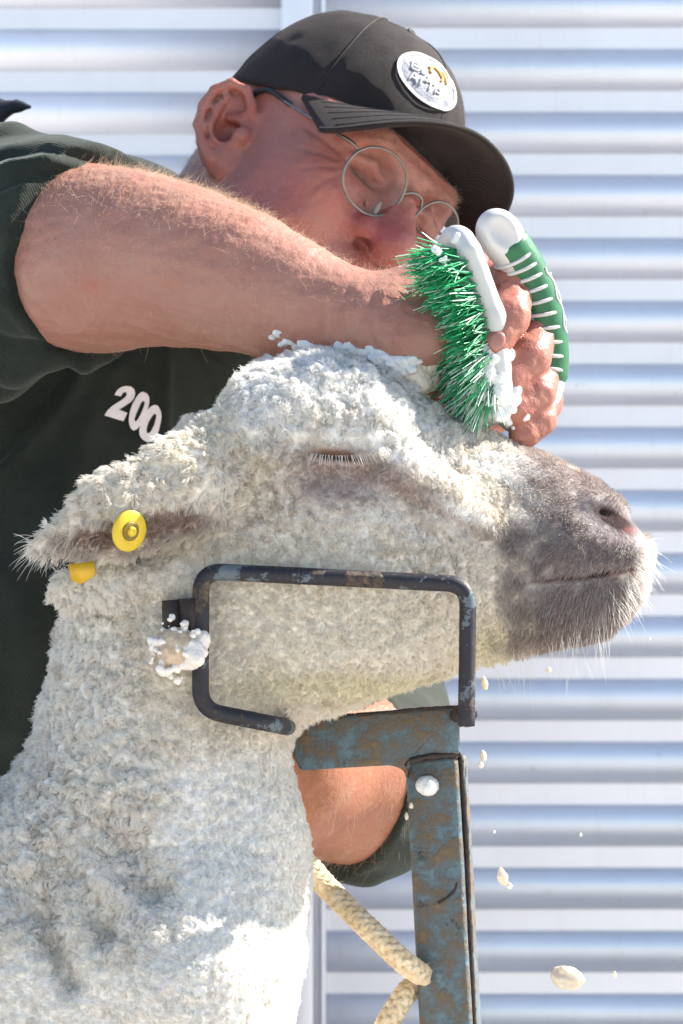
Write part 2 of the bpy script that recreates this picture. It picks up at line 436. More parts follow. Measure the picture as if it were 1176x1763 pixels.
# the skull is widest below the brow and the jaw is narrower at its lower edge
wfac = 1.0 - 0.30 * np.clip(qz, 0, 1) ** 2 - 0.10 * np.clip(-qz, 0, 1) ** 2
sel = (ug > 385) & (ug < 1113)
qy = yg[None, :, None] / (wid[:, None, None] * wfac[:, None, :])
rr = (np.abs(qz[:, None, :]) ** 2.3 + np.abs(qy) ** 2.3) ** (1 / 2.3)
dh = ((rr - 1) * np.minimum(hz / S, wid)[:, None, None]).astype(np.float32)
dh[~sel] = 1.0
fs.F = np.minimum(fs.F, dh)
# neck and chest: front and back outline down its height
nv = [720, 800, 900, 1000, 1100, 1200, 1300, 1350, 1420, 1500, 1570, 1650, 1763, 1960]
nl = [330, 250, 175, 128, 108, 84, 58, 15, -60, -140, -220, -300, -360, -400]
nr = [470, 482, 482, 480, 478, 478, 492, 510, 527, 533, 527, 512, 490, 463]
nw = [0.03, 0.055, 0.07, 0.076, 0.082, 0.088, 0.098, 0.104, 0.112, 0.120, 0.126, 0.132, 0.136, 0.14]
lft = smooth_interp(vg, nv, nl, 22); rgt = smooth_interp(vg, nv, nr, 16); nwd = smooth_interp(vg, nv, nw, 20)
cx = (lft + rgt) / 2; hxw = (rgt - lft) / 2
qx = (ug[:, None] - cx[None, :]) / hxw[None, :]
pinch = 1.0 - 0.42 * np.clip(qx, 0, 1) ** 2
qy = yg[None, :, None] / (nwd[None, None, :] * pinch[:, None, :])
rr = (np.abs(qx[:, None, :]) ** 2.2 + np.abs(qy) ** 2.2) ** (1 / 2.2)
dn = ((rr - 1) * np.minimum(hxw / S, nwd)[None, None, :]).astype(np.float32)
dn[:, :, vg < 715] = 1.0
k = 0.035; h = np.maximum(k - np.abs(fs.F - dn), 0) / k; fs.F = np.minimum(fs.F, dn) - h * h * k * 0.25
del dn, dh, rr
# cheek, wool brow, topknot, poll
fs.ell(P(520, 1040, -0.045), (0.085, 0.036, 0.065), 0.04); fs.ell(P(520, 1040, 0.045), (0.085, 0.036, 0.065), 0.04)
for sg in (-1, 1):
    fs.chain([P(456, 722, sg * .034), P(462, 752, sg * .056), P(482, 790, sg * .066)], [.028, .024, .012], .025)
    fs.chain([P(520, 712, sg * .036), P(535, 728, sg * .054), P(558, 748, sg * .064)], [.03, .022, .011], .025)
    fs.chain([P(600, 712, sg * .044), P(640, 745, sg * .056), P(655, 772, sg * .060)], [.024, .016, .010], .025)
    # brow fold running down to the tear line, lid, socket
    fs.chain([P(628, 768, sg * .066), P(690, 806, sg * .0655), P(760, 852, sg * .060), P(830, 900, sg * .050)], [.011, .011, .010, .006], .014)
    fs.chain([P(520, 806, sg * .090), P(575, 802, sg * .086), P(650, 806, sg * .083)], [.003, .006, .002], .012, '-')
    fs.ell(P(577, 776, sg * .064), (.024, .017, .0115), .006)
    fs.chain([P(528, 789, sg * .0825), P(575, 788, sg * .0835), P(636, 794, sg * .0775)], [.0018, .0026, .0014], .003, '-')
    # muzzle: nostril, mouth line, lip, chin
    fs.chain([P(1034, 883, sg * .030), P(1058, 895, sg * .0285), P(1080, 910, sg * .019)], [.0080, .0115, .0080], .004, '-')
    fs.chain([P(1020, 868, sg * .030), P(1048, 868, sg * .024), P(1072, 882, sg * .016)], [.006, .005, .004], .008)
    fs.chain([P(990, 960, sg * .034), P(1060, 950, sg * .026), P(1092, 950, sg * .012)], [.017, .016, .010], .015)
    fs.chain([P(905, 1003, sg * .050), P(960, 996, sg * .0485), P(1030, 988, sg * .041), P(1072, 984, sg * .030), P(1098, 978, sg * .008)], [.0025, .0036, .0042, .004, .0025], .006, '-')
    fs.chain([P(940, 1048, sg * .026), P(1020, 1030, sg * .022), P(1070, 1010, sg * .013)], [.016, .017, .012], .016)
    # shoulder and brisket swell
    fs.chain([P(330, 1590, sg * .105), P(340, 1700, sg * .118), P(350, 1850, sg * .115)], [.022, .036, .04], .05)
    fs.chain([P(400, 1480, sg * .055), P(375, 1640, sg * .07), P(350, 1800, sg * .06)], [.030, .036, .04], .05)
fs.chain([P(470, 706), P(550, 690), P(640, 690)], [.026, .024, .022], .02)
# folds of skin at the throat latch and over the shoulder
for a, b_, c_, d_ in (((118, 1034), (190, 1022), (285, 1028), .004), ):
    fs.chain([P(*a, -.074), P(*b_, -.088), P(*c_, -.086)], [d_, d_, d_ * .6], .012, '-')
    fs.chain([P(a[0], a[1] - 22, -.060), P(b_[0], b_[1] - 22, -.076), P(c_[0] + 10, c_[1] - 25, -.078)], [.010, .010, .007], .014)
for a, b_, c_ in (((0, 1400), (110, 1480), (190, 1610)), ((-40, 1460), (60, 1560), (120, 1690)), ((60, 1360), (190, 1440), (270, 1540))):
    fs.chain([P(*a, -.098), P(*b_, -.114), P(*c_, -.122)], [.004, .007, .004], .022, '-')
# ears (leaf shaped, hollow below)
for sg in (-1, 1):
    A, B, Cc, T = P(392, 806, sg * .060), P(300, 845, sg * .086), P(200, 886, sg * .098), P(66, 942, sg * .100)
    if sg > 0: Cc, T = P(330, 900, .12), P(300, 960, .14)
    fs.chain([A, B, Cc, T], [.032, .027, .0235, .0045], .016, '+', ((0, 1, 0), .62))
    if sg < 0:
        fs.chain([P(362, 872, -.108), P(290, 892, -.1165), P(205, 916, -.1215), P(120, 938, -.112)], [.009, .0125, .0125, .006], .006, '-')
Vs, Fs = fs.mesh(); del fs
Vs = relax(Vs, Fs, 1, 0.4)
Ns = normals(Vs, Fs)
u, v = to_px(Vs)
def sheep_regions(u, v, N, y):
    near = smooth(0.03, -0.02, y)
    R = {}
    muz = smooth(840, 960, u + 0.35 * (v - 900)) * smooth(1140, 1080, v * 0.72 + (1113 - u) * .35 + 250 * 0 + 0)
    muz = smooth(820, 935, u - 0.10 * np.abs(v - 960) + 60 * noise3(np.stack([u / 45, v / 45, y * 0], 1), 5))
    R['muzzle'] = np.clip(muz, 0, 1)
    R['eye'] = np.clip(blob(u, v, 600, 812, 90, 48) * 1.5 + 0.75 * blob(u, v - .55 * (u - 740), 740, 866, 120, 26), 0, 1) * (1 - R['muzzle'])
    R['eye'] = R['eye'] * smooth(765, 800, v - 0.18 * (u - 590))
    bridge = blob(u, v, 880, 790, 95, 26) + blob(u, v, 990, 830, 50, 40)
    R['bridge'] = np.clip(bridge, 0, 1)
    top = smooth(830, 740, v - 0.25 * (u - 560)) * smooth(830, 690, u) * smooth(395, 425, u)
    top = np.maximum(top, smooth(0.45, 0.9, blob(u, v, 470, 735, 85, 85)))
    R['top'] = top
    ear = (u < 405 + 10 * noise3(np.stack([u / 30, v / 30, y * 0], 1), 2)) * smooth(1010, 985, v + 0.22 * (u - 150)) * (v < 985)
    ear = ear * smooth(-0.045, -0.06, y)
    R['ear'] = np.where(v < 700 + (400 - u) * 0.55 - 1000, 0, ear)
    R['neck'] = smooth(965, 1010, v + 0.18 * (u - 200)) * smooth(300, 215, u - 0.10 * (v - 1300) + 45 * noise3(np.stack([u / 70, v / 70, y * 0], 1), 9)) * smooth(1680, 1580, v + 40 * noise3(np.stack([u / 60, v / 60, y * 0], 1), 12))
    R['chest'] = smooth(1230, 1300, v + 0.25 * (u - 500)) * (1 - R['neck'])
    inn = np.clip(blob(u, v, 290, 893, 85, 26, 1.3) * 1.5 + blob(u, v, 190, 925, 95, 24, 1.3) * 1.5, 0, 1) * (N[:, 1] < 0.3)
    R['earin'] = np.clip(inn, 0, 1) * smooth(-0.05, -0.07, y) * smooth(-14, 10, v - (868 + (330 - u) * 0.20))
    return R
R0 = sheep_regions(u, v, Ns, Vs[:, 1])
# lumpy fleece relief
p = Vs
amp = 0.0013 * (1 - R0['muzzle']) * (1 - R0['eye']) * (1 - R0['earin']) + 0.0003
disp = amp * noise3(p * 130, 21) + amp * 0.8 * noise3(p * 260, 22)
ridge = 1 - 2 * np.abs(noise3(p * np.array([70, 70, 110]), 23))
crk = np.exp(-(noise3(p * np.array([120, 120, 70]), 28) / .10) ** 2) * smooth(0, .35, noise3(p * 18, 29)) * (1 - R0['muzzle']) * (1 - R0['chest'])
disp -= 0.0016 * crk
bil = np.abs(noise3(p * 85, 24)) + .6 * np.abs(noise3(p * 170, 30))
disp += R0['neck'] * (0.0022 * ridge + 0.0050 * bil - .003)
disp += R0['top'] * (0.0035 * noise3(p * 75, 25) + 0.0022 * noise3(p * 150, 26))
disp += 0.0022 * noise3(p * 28, 27) * (1 - R0['muzzle'])
Vs = Vs + Ns * disp[:, None]; Ns = normals(Vs, Fs)
def sheep_colour(u, v, pos, R):
    n = len(u)
    cream = np.array([0.86, 0.805, 0.715]); white = np.array([0.89, 0.85, 0.785])
    c = np.tile(cream, (n, 1))
    def mixin(c, col, w): w = np.clip(w, 0, 1)[:, None]; return c * (1 - w) + np.array(col) * w
    nz = noise3(pos * 45, 31); nf = noise3(pos * 160, 32)
    c = mixin(c, white, R['chest']); c = mixin(c, (0.88, 0.835, 0.765), R['neck'])
    c = mixin(c, (0.88, 0.86, 0.82), R['top'] * 0.9)
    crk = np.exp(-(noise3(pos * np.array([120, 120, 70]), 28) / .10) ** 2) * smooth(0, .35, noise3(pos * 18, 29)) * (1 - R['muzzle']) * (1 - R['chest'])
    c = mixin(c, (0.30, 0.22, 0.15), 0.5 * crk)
    c = mixin(c, (0.70, 0.62, 0.47), 0.40 * smooth(0.25, 0.7, nz) * (1 - R['chest']) * (1 - R['neck']))
    c = mixin(c, (0.70, 0.66, 0.42), 0.55 * blob(u, v, 620, 1180, 220, 26) + 0.5 * blob(u, v, 850, 1110, 60, 40))  # jaw underside yellowed: warm ground bounce put into the wool colour
    c = mixin(c, (0.30, 0.24, 0.23), R['muzzle'] * 0.95 * smooth(-1.3, -0.2, nf + 0.4 * nz))
    c = mixin(c, (0.235, 0.165, 0.135), 0.75 * blob(u, v, 930, 1075, 90, 38) * R['muzzle'])
    c = mixin(c, (0.46, 0.375, 0.345), np.clip(R['eye'] * 1.1, 0, 1))
    c = mixin(c, (0.30, 0.235, 0.21), R['bridge'] * 0.5 * smooth(-0.9, 0.3, nf))
    foam = smooth(-0.15, 0.25, noise3(np.stack([(u + 0.7 * v) / 150, (v - 0.5 * u) / 34, 0 * u], 1), 33)) * blob(u, v, 800, 850, 150, 75, 1.2)
    c = mixin(c, (0.86, 0.85, 0.82), foam * 1.2)
    c = mixin(c, (0.19, 0.115, 0.085), R['earin'] * 0.9)
    c = mixin(c, (0.15, 0.085, 0.06), 1.2 * blob(u, v - .12 * (u - 585), 585, 783, 62, 15))
    c = mixin(c, (0.03, 0.02, 0.018), 1.2 * blob(u, v - .10 * (u - 582), 582, 789, 48, 4.5))
    c = mixin(c, (0.80, 0.77, 0.72), .9 * smooth(1085, 1112, u) * smooth(915, 940, v))
    return c
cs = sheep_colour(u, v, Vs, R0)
# bare skin, coloured dark in the nostril and along the mouth line
w = np.clip(1.8 * blob(u, v - .42 * (u - 1056), 1056, 894, 38, 17, 1.2), 0, 1)[:, None] * (Ns[:, 1:2] < 0.9); cs = cs * (1 - w) + np.array([0.03, 0.015, 0.014]) * w
w = np.clip(blob(u, v, 1082, 913, 8, 5), 0, 1)[:, None]; cs = cs * (1 - w) + np.array([0.22, 0.07, 0.07]) * w
mouthv = np.interp(u, [905, 960, 1030, 1072, 1098], [1003, 996, 988, 984, 978])
w = (np.exp(-((v - mouthv) / 7) ** 2) * smooth(890, 930, u))[:, None]; cs = cs * (1 - w) + np.array([0.09, 0.05, 0.045]) * w
# rest of the animal beyond the frame: barrel, rump, legs
fb = Field((-1.45, -0.30, -0.01), (-0.02, 0.30, 0.86), 0.014)
fb.cone((-0.36, 0, 0.60), (-1.10, 0, 0.60), 0.17, 0.185, 0.1)
fb.ell((-0.38, 0, 0.66), (0.22, 0.15, 0.20), 0.1); fb.ell((-1.12, 0, 0.64), (0.20, 0.17, 0.20), 0.1)
for lx, ly in ((-0.22, -0.085), (-0.22, 0.085), (-1.12, -0.095), (-1.14, 0.095)):
    fb.chain([(lx, ly, 0.55), (lx - .02, ly, 0.30), (lx, ly, 0.05), (lx + .015, ly, 0.022)], [.085, .035, .023, .028], .05)
fb.cone((-1.28, 0, 0.70), (-1.36, 0, 0.52), 0.035, 0.02, 0.03)
Vb, Fb = fb.mesh()
keep = ~((Vb[Fb].mean(1)[:, 0] > -0.13) & (Vb[Fb].mean(1)[:, 2] > 0.60))
Fb = Fb[keep]
cb = np.tile([0.82, 0.81, 0.79], (len(Vb), 1)); cb[Vb[:, 2] < 0.045] = (0.06, 0.05, 0.045)
Va, Fa = join((Vs, Fs), (Vb, Fb))
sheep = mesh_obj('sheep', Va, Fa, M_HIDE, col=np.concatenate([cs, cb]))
tag(sheep, 'freshly shorn white sheep with its chin up in the blue steel head stand', 'sheep')
print('sheep mesh', len(Vs), time.time() - T0)

# fleece: short crimped strands that lean together in tufts
def sample(V, Fc, N, n, weight):
    a, b_, c_, d_ = (V[Fc[:, i]] for i in range(4))
    area = 0.5 * np.linalg.norm(np.cross(c_ - a, d_ - b_), axis=1)
    w = area * weight; w /= w.sum()
    f = rng.choice(len(Fc), n, p=w); s, t = rng.random(n), rng.random(n)
    q = lambda X: ((X[Fc[f, 0]].T * (1 - s) * (1 - t) + X[Fc[f, 1]].T * s * (1 - t) + X[Fc[f, 2]].T * s * t + X[Fc[f, 3]].T * (1 - s) * t).T)
    nn = q(N); return q(V), nn / (np.linalg.norm(nn, axis=1)[:, None] + 1e-9)
fc = Vs[Fs].mean(1); fn = Ns[Fs].mean(1)
fu, fv = to_px(fc)
inside = (fu > -60) & (fu < 1200) & (fv > 560) & (fv < 1830)
rf = sheep_regions(fu, fv, fn, fc[:, 1])
wt = inside * np.where(fn[:, 1] > 0.25, 0.22, 1.0)
nost = blob(fu - 0, fv - .42 * (fu - 1056), 1056, 894, 46, 25) * 1.6
wt = wt * (1 - np.clip(2 * nost, 0, 1)) * (1 - 0.35 * rf['eye']) * (1 - 0.5 * rf['earin']) * (1 + 0.25 * rf['muzzle'])
mouthf = np.interp(fu, [905, 960, 1030, 1072, 1098], [1003, 996, 988, 984, 978])
wt = wt * (1 - np.clip(1.2 * np.exp(-((fv - mouthf) / 11) ** 2), 0, 1) * (fu > 905))
wt = wt * (1 - smooth(.30, .55, np.exp(-((fu - 585) / 66) ** 2 - ((fv - 784 - .12 * (fu - 585)) / 17) ** 2)))
NH = 600000
rp, rn = sample(Vs, Fs, Ns, NH, wt)
ru, rv = to_px(rp)
R = sheep_regions(ru, rv, rn, rp[:, 1])
L = np.full(NH, 0.0038)
L = L * (1 - R['chest']) + 0.0025 * R['chest']
L = L * (1 - R['neck']) + 0.0054 * R['neck']
L = L * (1 - R['muzzle']) + 0.0052 * R['muzzle']
L = L * (1 - R['eye']) + 0.0034 * R['eye']
L = L * (1 - R['top']) + 0.0058 * R['top']
L = L * (1 - R['ear']) + 0.0070 * R['ear']
L = L * (1 - R['earin']) + 0.0045 * R['earin']
L = L * (1 - R['bridge']) + 0.0035 * R['bridge']
chin = np.clip(blob(ru, rv, 990, 1060, 95, 40), 0, 1) * R['muzzle']; L = L * (1 + 1.0 * chin)
eyeband = np.exp(-((ru - 585) / 78) ** 2 - ((rv - 762) / 30) ** 2); L *= 1 - .65 * eyeband
soft_ = (1 - R['muzzle']) * (1 - R['eye'])
L *= (0.75 + 0.4 * rng.random(NH)) * (1 + 0.30 * noise3(rp * 120, 41) + soft_ * R['neck'] * .35 * noise3(rp * 170, 43))
# growth direction
flow = np.zeros((NH, 3))
flow += R['muzzle'][:, None] * np.array([-0.55, 0, -0.55]); flow += chin[:, None] * np.array([0.1, 0, -1.0])
flow += R['bridge'][:, None] * np.array([-0.7, 0, 0.1]); flow += R['eye'][:, None] * np.array([-0.3, 0, -0.6])
flow += R['top'][:, None] * np.array([-0.15, -0.1, -0.65]); flow += R['ear'][:, None] * np.array([-0.55, -0.1, -0.55])
flow += R['earin'][:, None] * np.array([-0.5, 0, -0.3]); flow += (R['chest'] * 0.35)[:, None] * np.array([0.1, 0, -1]); flow += (R['neck'] * .4)[:, None] * np.array([0.2, 0, -1])
flow += ((1 - R['muzzle']) * (1 - R['top']) * 0.3)[:, None] * np.array([-0.3, 0, -0.6])
flow -= rn * np.sum(flow * rn, 1)[:, None]
t1 = vnoise(rp * 95, 51); t3 = rng.normal(size=(NH, 3))
hard = np.clip(R['muzzle'] * 0.85 + R['bridge'] * .7 + R['eye'] * 0.6 + R['earin'] * .5, 0, 1)
# tufts: strands of one small cell share a curl and draw together at their tips
big = (R['neck'] + R['top'] + R['ear']) > 0.5
def tufts(freq, seed):
    q = rp * freq + 0.45 * vnoise(rp * freq * 0.7, seed)
    c = np.floor(q).astype(np.int64); c = c - c.min(0); key = (c[:, 0] * 4096 + c[:, 1]) * 4096 + c[:, 2]
    _, inv = np.unique(key, return_inverse=True); m_ = inv.max() + 1; cnt = np.bincount(inv, minlength=m_)
    ctr = np.stack([np.bincount(inv, rp[:, k], m_) / cnt for k in range(3)], 1)
    return ctr[inv], rng.normal(size=(m_, 3))[inv], rng.random(m_)[inv]
cA, jA, pA = tufts(340, 55); cB, jB, pB = tufts(195, 58)
ctr = np.where(big[:, None], cB, cA); jit = np.where(big[:, None], jB, jA); ph_ = np.where(big, pB, pA)
soft1 = (1 - hard)[:, None]
clump = (0.45 + 0.25 * R['neck'] + 0.35 * R['top'] + 0.25 * R['ear'])[:, None]
dirv = rn * 0.80 + flow * 0.85 + soft1 * clump * (0.55 * t1 + 0.55 * jit) + 0.12 * t3
dirv /= np.linalg.norm(dirv, axis=1)[:, None]
L = L * (1 + (1 - hard) * 0.55 * (ph_ - .5))
K = 7; tt = np.linspace(0, 1, K)
e1 = np.cross(dirv, jit + 0.01); e1 /= np.linalg.norm(e1, axis=1)[:, None]; e2 = np.cross(dirv, e1)
pha = ph_ * 6.283 + 0.5 * rng.normal(size=NH)
cr_r = (1 - hard) * (0.00055 + 0.00035 * R['neck'] + 0.0003 * R['top']) * (0.7 + .6 * rng.random(NH))
conv = (1 - hard) * (0.50 + 0.12 * R['neck'])
pts = np.zeros((NH, K, 3))
for i, t in enumerate(tt):
    a = pha + 7.0 * t
    hx_ = (np.cos(a) - np.cos(pha)) * cr_r; hy_ = (np.sin(a) - np.sin(pha)) * cr_r
    toc = ctr - rp; toc = toc - rn * np.sum(toc * rn, 1)[:, None]
    pts[:, i] = rp - rn * 0.0008 + dirv * (L * t)[:, None] + e1 * hx_[:, None] + e2 * hy_[:, None] + toc * (conv * t ** 1.3)[:, None] + np.array([0, 0, -1]) * (L * 0.18 * t * t)[:, None]
rad = (0.000125 * (1 - 0.2 * R['muzzle']) * (1 - .35 * R['bridge']))[:, None] * np.array([1.0, 1.0, 1.0, 0.95, 0.9, 0.75, 0.45])[None, :]
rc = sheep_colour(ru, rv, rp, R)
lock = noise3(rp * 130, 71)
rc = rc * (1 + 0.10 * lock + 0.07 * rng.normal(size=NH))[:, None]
mw = (R['muzzle'] * (rng.random(NH) < 0.22))[:, None]; rc = rc * (1 - mw) + np.array([0.60, 0.56, 0.52]) * mw
rc = np.clip(rc, 0.02, 0.90)
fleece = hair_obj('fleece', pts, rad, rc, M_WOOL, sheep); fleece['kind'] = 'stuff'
# whiskers, lashes, stray ear hairs
def strands(roots, dirs, lens, rad0, col, name, parent, mat=M_WOOL, droop=0.3, K=6, wob=0.1):
    n = len(roots); roots = np.asarray(roots); dirs = np.asarray(dirs); dirs = dirs / np.linalg.norm(dirs, axis=1)[:, None]
    tt = np.linspace(0, 1, K); q = np.zeros((n, K, 3)); wv = rng.normal(size=(n, 3)) * wob
    for i, t in enumerate(tt):
        q[:, i] = roots + dirs * (lens * t)[:, None] + np.array([0, 0, -1]) * (lens * droop * t * t)[:, None] + wv * (lens * t * t)[:, None]
    return hair_obj(name, q, np.asarray(rad0)[:, None] * np.linspace(1, 0.25, K)[None, :], np.tile(col, (n, 1)) if np.ndim(col) == 1 else col, mat, parent)
bv_sheep = BVHTree.FromPolygons(Vs.tolist(), Fs.tolist())
CAMP = Vector((0, -D, ZC))
def on_sheep(uu, vv, y0=0.0):
    d = PV(uu, vv, y0) - CAMP; d.normalize(); hit = bv_sheep.ray_cast(CAMP, d)
    if hit[0] is None:
        hit = bv_sheep.find_nearest(PV(uu, vv, y0))
    return np.array(hit[0]), np.array(hit[1])
rts, drs, ln = [], [], []
for i in range(110):
    a = rng.random(); uu = 1108 - 55 * a ** 1.5 + rng.normal() * 6; vv = 945 + 95 * a + rng.normal() * 14
    q, n_ = on_sheep(uu, vv); rts.append(q); drs.append(n_ * .6 + np.array([0.75 - .5 * a, -.15, -0.25 - .5 * a]) + rng.normal(size=3) * .25); ln.append(.008 + .012 * rng.random())
for i in range(60):
    a = rng.random(); uu = 1060 - 210 * a; vv = 1052 + 90 * a + rng.normal() * 5
    q, n_ = on_sheep(uu, vv - 6); rts.append(q); drs.append(np.array([0.15 + rng.normal() * .25, rng.normal() * .2, -1.0])); ln.append(.010 + .022 * rng.random())
for i in range(70):
    a = rng.random(); uu = 48 + 130 * a ** 2; vv = 940 + (28 if rng.random() > .5 else -18) * a + 8 * rng.normal()
    q, n_ = on_sheep(uu, vv, -.1); rts.append(q); drs.append(n_ * .4 + np.array([-0.7 + .3 * a, -.1, -.35]) + rng.normal(size=3) * .25); ln.append(.006 + .012 * rng.random())
strands(rts, drs, np.array(ln), np.full(len(ln), .00017), np.array([.86, .83, .78]), 'whiskers', sheep)['kind'] = 'stuff'
rts, drs, ln = [], [], []
for i in range(34):
    uu = 536 + 98 * i / 33 + rng.normal() * 1.5; vv = 780 + 4 * math.sin((uu - 536) / 98 * 3.14)
    q, n_ = on_sheep(uu, vv, -.08); rts.append(q + np.array([0, -.001, 0])); drs.append(np.array([(uu - 575) / 130, -.75, -.75]) + rng.normal(size=3) * .10); ln.append(.0075 + .003 * rng.random())
strands(rts, drs, np.array(ln), np.full(len(ln), .00022), np.array([.85, .82, .78]), 'eyelashes', sheep, droop=.15, wob=.04)['kind'] = 'stuff'
print('fleece', time.time() - T0)

# yellow ear tags
M_TAG = plain('yellow_plastic', (0.62, 0.43, 0.015), 0.42, 0, 0.10, 160, 0.0002, 800)
M_TAGD = plain('dirty_plastic', (0.20, 0.13, 0.01), 0.55, 0, 0.3, 300)
def disc(name, c, n, up, ru_, rv_, th, mat, parent, rings=((1.0, 1.0),), seg=40):
    n = Vector(n).normalized(); r_ = Vector(up).cross(n).normalized(); w_ = n.cross(r_)
    V = []; F = []; m_ = len(rings)
    for (k, hh) in rings:
        for i in range(seg):
            a = 2 * math.pi * i / seg
            V.append(Vector(c) + (r_ * math.cos(a) * ru_ + w_ * math.sin(a) * rv_) * k + n * th * hh)
    for j in range(m_ - 1):
        for i in range(seg): F.append([j * seg + i, j * seg + (i + 1) % seg, (j + 1) * seg + (i + 1) % seg, (j + 1) * seg + i])
    F.append(list(range(seg))[::-1]); F.append([(m_ - 1) * seg + i for i in range(seg)])
    return mesh_obj(name, [tuple(x) for x in V], F, mat, parent)
tc_ = P(222, 914, -.1195); tn = (0.62, -0.77, -0.16)
et = disc('ear_tag', tc_, tn, (0.12, 0, 1), .0125, .0128, .0022, M_TAG, sheep, ((0.96, -.5), (1, -.2), (1, .35), (.96, .6), (.50, .7)))
et['label'] = 'round yellow ear tag with a dirty centre button'
nn_ = np.array(tn) / np.linalg.norm(tn)
disc('tag_ring', tc_ + nn_ * .0016, tn, (0.12, 0, 1), .0060, .0060, .0016, M_TAGD, et, ((1, -.3), (1, .4), (.86, .6), (.6, .55)))
disc('tag_button', tc_ + nn_ * .0026, tn, (0.12, 0, 1), .0030, .0030, .0020, M_TAG, et, ((1.1, -.3), (1, .6), (.75, 1), (.4, .8)))
q0 = [P(116, 972, -.104), P(160, 966, -.108), P(163, 990, -.108), P(138, 1006, -.106), P(122, 1000, -.104)]
bm_ = bmesh.new(); vs_ = [bm_.verts.new(q) for q in q0]; f_ = bm_.faces.new(vs_)
r_ = bmesh.ops.extrude_face_region(bm_, geom=[f_]); bmesh.ops.translate(bm_, verts=[e for e in r_['geom'] if isinstance(e, bmesh.types.BMVert)], vec=(0.001, .004, 0))
bmesh.ops.recalc_face_normals(bm_, faces=bm_.faces); bmesh.ops.bevel(bm_, geom=bm_.edges[:], offset=.0008, segments=2, affect='EDGES')
o = bm_obj('ear_tag', bm_, plain('amber_plastic', (0.62, 0.36, 0.015), .35), sheep); o['label'] = 'amber tag half hanging below the ear'

# ------------------------------------------------------------------ steel head stand
stand = empty('head_stand', (0.075, 0.03, 0.0))
tag(stand, 'rusty blue steel stand with bent bar loops holding the sheep\'s jaw', 'stand')
def part(name, V, F, mat, flat=False, parent=None):
    o = mesh_obj(name, V, F, mat, flat=flat)
    adopt(o, stand) if parent is None else None
    if parent is not None:
        o.parent = parent; o.matrix_parent_inverse = Matrix.Translation(stand.location).inverted()
    return o
def prism(c0, c1, w, d, rot=0.0, bev=0.003, taper=1.0, seg=3):
    """rounded square tube from c0 to c1, w across the picture, d in depth"""
    bm_ = bmesh.new(); r = bmesh.ops.create_cube(bm_, size=1.0)['verts']
    c0, c1 = Vector(c0), Vector(c1); ax = (c1 - c0); Ln = ax.length; ax.normalize()
    yv = Vector((math.sin(rot), math.cos(rot), 0)); xv = yv.cross(ax).normalized(); yv = ax.cross(xv).normalized()
    for v_ in r:
        x, y, z = v_.co
        v_.co = (c0 + c1) / 2 + xv * x * w + yv * y * d + ax * z * Ln
    bmesh.ops.bevel(bm_, geom=bm_.edges[:], offset=bev, segments=seg, affect='EDGES', profile=0.5)
    bmesh.ops.recalc_face_normals(bm_, faces=bm_.faces)
    return bm_
def subdiv_noise(bm_, cuts, amp, freq, seed):
    bmesh.ops.subdivide_edges(bm_, edges=[e for e in bm_.edges if e.calc_length() > 0.03], cuts=cuts, use_grid_fill=True)
    bm_.normal_update()
    p_ = np.array([v_.co for v_ in bm_.verts]); d = noise3(p_ * freq, seed) * amp
    for v_, q in zip(bm_.verts, d): v_.co += v_.normal * q
YP = 0.03
def post_at(v): return 752 + (v - 1310) * 0.0535
zb = ZC + (881.5) * 0 - 0  # ground is at 0
pt = PV(751, 1302, YP); pb = PV(774.5, 1740, YP); dirp = (pb - pt).normalized(); foot = pt + dirp * ((pt.z - 0.012) / -dirp.z)
bm_ = prism(foot, pt, 0.0345, 0.034, math.radians(14), 0.0035); subdiv_noise(bm_, 40, .0004, 120, 81)
o = bm_obj('post', bm_, M_POST); adopt(o, stand)
# weld beads down the right edge of the post and under the arm
def bead(pts, rad, name, mat=M_RUSTDARK):
    pts = spline(pts, 14); r = rad * (1 + 0.35 * noise3(pts * 300, 83) + .3 * noise3(pts * 900, 84))
    V, F = tube(pts, r, 8); return part(name, V, F, mat)
bead([P(793, 1300, YP - .014), P(803, 1450, YP - .013), P(807, 1560, YP - .013), P(813, 1690, YP - .013), P(818, 1800, YP - .013)], .0019, 'weld_bead')
bead([P(706, 1311, YP - .0195), P(735, 1303, YP - .0195), P(765, 1301, YP - .019), P(792, 1298, YP - .016)], .0020, 'weld_bead')
bead([P(755, 1556, YP - .0185), P(783, 1532, YP - .019), P(790, 1490, YP - .018)], .0009, 'rust_streak')
# arm of the stand: a box that tapers to the throat, with a filleted corner under it
def plate(outline, y0, y1, bev, name, mat, seed):
    bm_ = bmesh.new(); vs_ = [bm_.verts.new(PV(a, b_, y0)) for a, b_ in outline]; f_ = bm_.faces.new(vs_)
    r_ = bmesh.ops.extrude_face_region(bm_, geom=[f_]); bmesh.ops.translate(bm_, verts=[e for e in r_['geom'] if isinstance(e, bmesh.types.BMVert)], vec=(0, y1 - y0, 0))
    bmesh.ops.recalc_face_normals(bm_, faces=bm_.faces)
    bmesh.ops.bevel(bm_, geom=bm_.edges[:], offset=bev, segments=3, affect='EDGES', profile=.5)
    o = bm_obj(name, bm_, mat); adopt(o, stand); return o
plate([(500, 1252), (552, 1236), (640, 1229), (725, 1222), (791, 1218), (792, 1299), (735, 1300), (716, 1306), (704, 1322), (700, 1345), (697, 1330), (690, 1323), (672, 1318), (600, 1322), (517, 1327), (505, 1300)], YP - .020, YP + .018, .0022, 'arm', M_POST, 3)
bead([P(552, 1236, YP - .018), P(640, 1229, YP - .018), P(725, 1221, YP - .018), P(789, 1217, YP - .018)], .0013, 'rust_edge')
